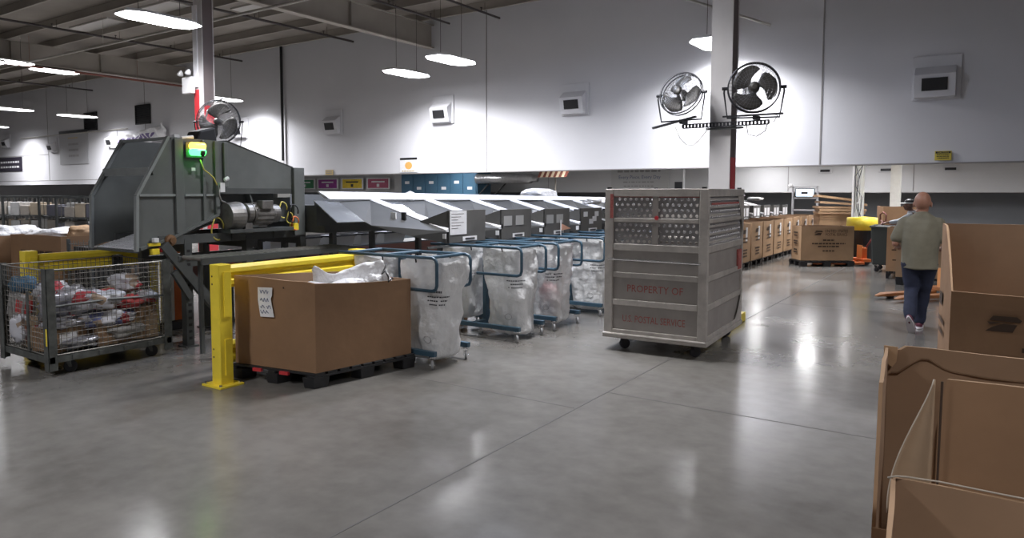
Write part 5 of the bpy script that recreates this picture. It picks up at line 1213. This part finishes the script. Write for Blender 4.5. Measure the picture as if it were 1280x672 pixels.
t = gaylord('lower open carton at the bottom edge with a pale torn rim', [(-.20, 2.30), (.55, 2.36), (.52, 2.86), (-.235, 2.80)], .001, .735, None, M_cardl, seed=12, amp=.006)
MB().tube([(-.245, 2.80, .735), (-.215, 2.76, .76), (-.19, 2.80, .75), (-.1, 2.83, .745), (.1, 2.84, .74), (.52, 2.87, .735)], .0035, 6).build('torn_rim', mat('pale_torn_edge', (.46, .40, .33), .6), t, smooth=True)

# ------------------------------------------------------------------ PEOPLE
def capsules(mb, segs, n=14):
    for p, q, r1, r2 in segs:
        p = Vector(p); q = Vector(q); mb.ell(p, (r1, r1, r1), n, 8); mb.ell(q, (r2, r2, r2), n, 8); mb.tube([p, q], [r1, r2], n)
    return mb
def loft(mb, secs, n=24):
    vs = []
    for (cx_, cy_, z, a, b) in secs:
        for i in range(n):
            an = 2*math.pi*i/n; c, s = math.cos(an), math.sin(an); q = (abs(c)**2.5+abs(s)**2.5)**(-1/2.5); vs.append((cx_+a*q*c, cy_+b*q*s, z))
    L = len(secs); mb.add(vs, [(j*n+i, j*n+(i+1) % n, (j+1)*n+(i+1) % n, (j+1)*n+i) for j in range(L-1) for i in range(n)]+[tuple(range(n))[::-1], tuple((L-1)*n+i for i in range(n))]); return mb
def fuse(mb, name, m, parent, vox=.012, it=4):
    o = MB.build(mb, name, m, parent, smooth=True)
    k = o.modifiers.new('r', 'REMESH'); k.mode = 'VOXEL'; k.voxel_size = vox; k.use_smooth_shade = True
    k = o.modifiers.new('s', 'SMOOTH'); k.iterations = it; k.factor = .6
    bpy.context.view_layer.update()
    me = bpy.data.meshes.new_from_object(o.evaluated_get(bpy.context.evaluated_depsgraph_get())); o.modifiers.clear(); o.data = me
    me.materials.clear(); me.materials.append(m)
    for p in me.polygons: p.use_smooth = True
    return o
def hand(mb, w, d, nrm, s=1., curl=.5):
    """palm at wrist w, pointing d, back of hand nrm; five fingers"""
    w = Vector(w); d = Vector(d).normalized(); nrm = Vector(nrm); nrm = (nrm-d*nrm.dot(d)).normalized(); e = d.cross(nrm)
    mb.hexa([w+e*a*s+nrm*b*s+d*c*s for c in (0, .09) for a, b in ((-.030 if c == 0 else -.042, -.014), (.030 if c == 0 else .042, -.014), (.030 if c == 0 else .042, .014), (-.030 if c == 0 else -.042, .014))])
    for k, L in enumerate((.066, .076, .072, .056)):
        a = (-.033+.022*k)*s; p0 = w+d*.085*s+e*a; dd = (d*math.cos(curl*.6)-nrm*math.sin(curl*.6)); p1 = p0+dd*L*.5*s; dd = (d*math.cos(curl*1.7)-nrm*math.sin(curl*1.7)); p2 = p1+dd*L*.5*s
        capsules(mb, [(p0, p1, .0105*s, .0095*s), (p1, p2, .0095*s, .008*s)], 8)
    p0 = w+d*.03*s-e*.030*s; p1 = p0+(d*.6-e*.6-nrm*.3).normalized()*.042*s; p2 = p1+(d*.9-nrm*.4).normalized()*.03*s
    capsules(mb, [(p0, p1, .014*s, .011*s), (p1, p2, .011*s, .009*s)], 8)
def head(mb, c, s, fwd, tilt=0):
    """skull, jaw, nose, ears at centre c"""
    c = Vector(c); f = Vector(fwd).normalized(); r_ = Vector((f.y, -f.x, 0)); rot = Matrix((r_, f, Vector((0, 0, 1)))).transposed()
    mb.ell(c+Vector((0, 0, .025*s))-f*.012*s, (.077*s, .097*s, .100*s), 20, 14, rot); mb.ell(c+f*.022*s-Vector((0, 0, .055*s)), (.056*s, .068*s, .068*s), 16, 12, rot)
    mb.ell(c+f*.06*s-Vector((0, 0, .088*s)), (.028*s, .026*s, .022*s), 12, 8, rot)
    mb.ell(c+f*.097*s-Vector((0, 0, .02*s)), (.014*s, .022*s, .026*s), 10, 8, rot); mb.ell(c+f*.09*s-Vector((0, 0, .058*s)), (.024*s, .012*s, .008*s), 10, 6, rot)
    for q in (-1, 1): mb.ell(c+r_*q*.081*s-f*.005*s-Vector((0, 0, .012*s)), (.010*s, .022*s, .033*s), 10, 8, rot)
    return f, r_
# bald man walking away
man = local(thing('person', 'bald man in an olive short sleeved shirt and navy trousers walking away', 'person', (-.665, 10.40, 0), None, R(3)))
b = MB()
f_, r_ = head(b, (.005, .03, 1.58), 1.16, (.12, 1, 0))
capsules(b, [((0, .03, 1.36), (.003, .02, 1.50), .058, .064), ((-.05, -.02, .98), (.05, -.02, .98), .11, .11), ((0, -.01, 1.0), (0, .005, 1.24), .11, .10), ((-.15, 0, 1.34), (.15, 0, 1.34), .055, .055),
    ((-.195, 0, 1.345), (-.265, -.03, 1.08), .050, .042), ((-.265, -.03, 1.08), (-.245, .18, 1.03), .041, .028), ((.195, 0, 1.345), (.265, -.02, 1.08), .050, .042), ((.265, -.02, 1.08), (.235, .20, 1.02), .041, .028),
    ((-.085, -.02, .90), (-.075, .02, .50), .085, .055), ((-.075, .02, .50), (-.075, -.25, .20), .052, .036), ((.085, -.01, .90), (.055, .11, .49), .085, .055), ((.055, .11, .49), (.02, .16, .10), .052, .036),
    ((-.075, -.25, .20), (-.06, -.16, .10), .034, .03), ((.02, .16, .10), (.025, .30, .05), .034, .028)])
hand(b, (-.245, .18, 1.03), (.15, 1, -.05), (-.3, 0, 1)); hand(b, (.235, .20, 1.02), (-.15, 1, -.05), (.3, 0, 1))
fuse(b, 'body', M_skin, man, .0075, 3)
s = MB()
loft(s, [(0, -.015, .775, .195, .145), (0, -.015, .85, .20, .145), (0, -.02, 1.0, .195, .142), (0, -.02, 1.15, .203, .140), (0, -.01, 1.27, .212, .130), (0, -.005, 1.35, .205, .112), (0, 0, 1.405, .165, .090), (0, .0, 1.455, .085, .075)])
capsules(s, [((-.180, 0, 1.345), (-.250, -.025, 1.155), .074, .070), ((.180, 0, 1.345), (.250, -.02, 1.155), .074, .070)])
s.tube([(0, -.0, 1.43), (0, .008, 1.475)], [.080, .078], 18)
o = fuse(s, 'shirt', M_shirt, man, .011, 5)
for v in o.data.vertices:
    c = v.co; k = noise.noise(Vector((c.x*7, c.y*4, c.z*2.2)))*.016+noise.noise(Vector((c.x*14, 3, c.z*5)))*.007; v.co = c+v.normal*k
tr = MB()
capsules(tr, [((-.07, -.02, .88), (.07, -.02, .88), .125, .125), ((-.09, -.02, .84), (-.078, .02, .52), .115, .082), ((-.078, .02, .52), (-.075, -.24, .215), .080, .068), ((.09, -.01, .84), (.055, .11, .50), .115, .082), ((.055, .11, .50), (.02, .165, .12), .080, .070)])
o = fuse(tr, 'trousers', M_trs, man, .011, 4)
for v in o.data.vertices: v.co += v.normal*noise.noise(Vector((v.co.x*9, v.co.y*9, v.co.z*9)))*.008
def shoe(ankle, toe, up):
    a = Vector(ankle); d = (Vector(toe)-a); L = .29; d.normalize(); up = Vector(up); up = (up-d*up.dot(d)).normalized(); e = d.cross(up)
    rot = Matrix((e, d, up)).transposed(); heel = a-d*.045
    m = MB(); m.ell(heel+d*.05, (.042, .075, .055), 14, 10, rot); m.ell(heel+d*.17, (.050, .095, .038), 14, 10, rot); m.ell(heel+d*.05+up*.04, (.042, .05, .05), 12, 8, rot)
    sh_ = fuse(m, 'shoe', M_shoe, man, .007, 3)
    m = MB(); vs = []
    for lev in (-.052, -.028):
        for i in range(20):
            an = 2*math.pi*i/20; y_ = .105+.15*math.cos(an); x_ = (.043+.010*math.cos(an))*math.sin(an); vs.append(heel+rot @ Vector((x_, y_, lev)))
    m.add(vs, [tuple(range(20))[::-1], tuple(range(20, 40))]+[(i, (i+1) % 20, (i+1) % 20+20, i+20) for i in range(20)]); m.build('sole', M_sole, sh_)
shoe((-.078, -.285, .175), (-.045, -.165, .0), (.0, .85, .5)); shoe((.02, .17, .055), (.03, .37, .052), (0, 0, 1))
# worker in pale shirt leaning
wk = local(thing('person', 'worker in a pale shirt and dark cap leaning to pull the pallet truck handle', 'person', (-1.36, 18.85, 0)))
b = MB(); head(b, (-.10, -.06, 1.43), 1., (-1, -.35, 0))
capsules(b, [((-.03, 0, 1.24), (-.09, -.04, 1.38), .055, .05), ((.06, 0, .95), (-.02, 0, 1.22), .12, .12), ((-.02, -.17, 1.22), (-.02, .17, 1.22), .055, .055),
    ((-.04, -.17, 1.22), (-.26, -.20, 1.06), .045, .037), ((-.26, -.20, 1.06), (-.50, -.15, 1.03), .036, .026), ((-.02, .17, 1.22), (-.16, .2, 1.0), .045, .037), ((-.16, .2, 1.0), (-.38, .15, .98), .036, .026),
    ((.07, -.09, .90), (.05, -.10, .48), .085, .055), ((.05, -.10, .48), (.12, -.10, .08), .05, .036), ((.07, .09, .90), (-.08, .10, .50), .085, .055), ((-.08, .10, .50), (-.02, .10, .08), .05, .036)])
hand(b, (-.50, -.15, 1.03), (-1, .1, -.2), (0, -.2, 1), curl=1.); hand(b, (-.38, .15, .98), (-1, 0, .1), (0, .2, 1), curl=1.)
fuse(b, 'body', M_skind, wk, .010, 3)
s = MB(); loft(s, [(.07, 0, .82, .14, .19), (.05, 0, 1.0, .135, .19), (.01, 0, 1.15, .135, .205), (-.02, 0, 1.24, .11, .20), (-.035, 0, 1.30, .08, .12)])
capsules(s, [((-.04, -.17, 1.21), (-.25, -.20, 1.07), .068, .06), ((-.25, -.20, 1.07), (-.42, -.165, 1.04), .056, .045), ((-.02, .17, 1.21), (-.16, .2, 1.01), .068, .06)])
fuse(s, 'shirt', M_shirt2, wk, .012, 4)
s = MB(); capsules(s, [((.07, -.06, .88), (.07, .06, .88), .12, .12), ((.07, -.09, .85), (.05, -.10, .48), .10, .075), ((.05, -.10, .48), (.12, -.10, .12), .075, .06), ((.07, .09, .85), (-.08, .10, .50), .10, .075), ((-.08, .10, .50), (-.02, .10, .12), .075, .06)])
fuse(s, 'trousers', M_trs, wk, .012, 3)
MB().ell((.11-.03, -.10, .045), (.14, .05, .045), 14, 8).build('shoe', M_black, wk, smooth=True); MB().ell((-.05, .10, .045), (.14, .05, .045), 14, 8).build('shoe', M_black, wk, smooth=True)
MB().lathe((-.09, -.055, 1.475), (0, 0, 1), [(0, .092), (.03, .096), (.06, .085), (.09, .045), (.095, .0)], 20).build('cap', M_black, wk, smooth=True)
MB().lathe((-.09, -.055, 1.465), (0, 0, 1), [(0, .094), (.02, .10), (.025, .094)], 20).ell((-.20, -.09, 1.47), (.07, .06, .01), 12, 6).build('cap_band', M_foam, wk, smooth=True)

# ------------------------------------------------------------------ CAMERA, WORLD, VIEW
w = bpy.data.worlds.new('world'); SC.world = w; w.use_nodes = True; w.node_tree.nodes['Background'].inputs[0].default_value = (.02, .02, .022, 1); w.node_tree.nodes['Background'].inputs[1].default_value = .3
cd = bpy.data.cameras.new('camera'); cam = bpy.data.objects.new('camera', cd); COL.objects.link(cam)
F_ = 900.; cd.sensor_fit = 'HORIZONTAL'; cd.sensor_width = 36; cd.lens = 36*F_/1280
pitch = math.atan(63.5/F_); yaw = math.atan(636/(F_/math.cos(pitch)))
cam.location = (0, 0, 1.72); cam.rotation_euler = (math.pi/2-pitch, 0, yaw)
cd.shift_x = 40/1280; cd.shift_y = -32.5/1280; cd.clip_end = 200; cd.clip_start = .05
SC.camera = cam
SC.view_settings.view_transform = 'Standard'; SC.view_settings.look = 'None'; SC.view_settings.gamma = 1; SC.view_settings.use_curve_mapping = False
SC.view_settings.exposure = 0.95
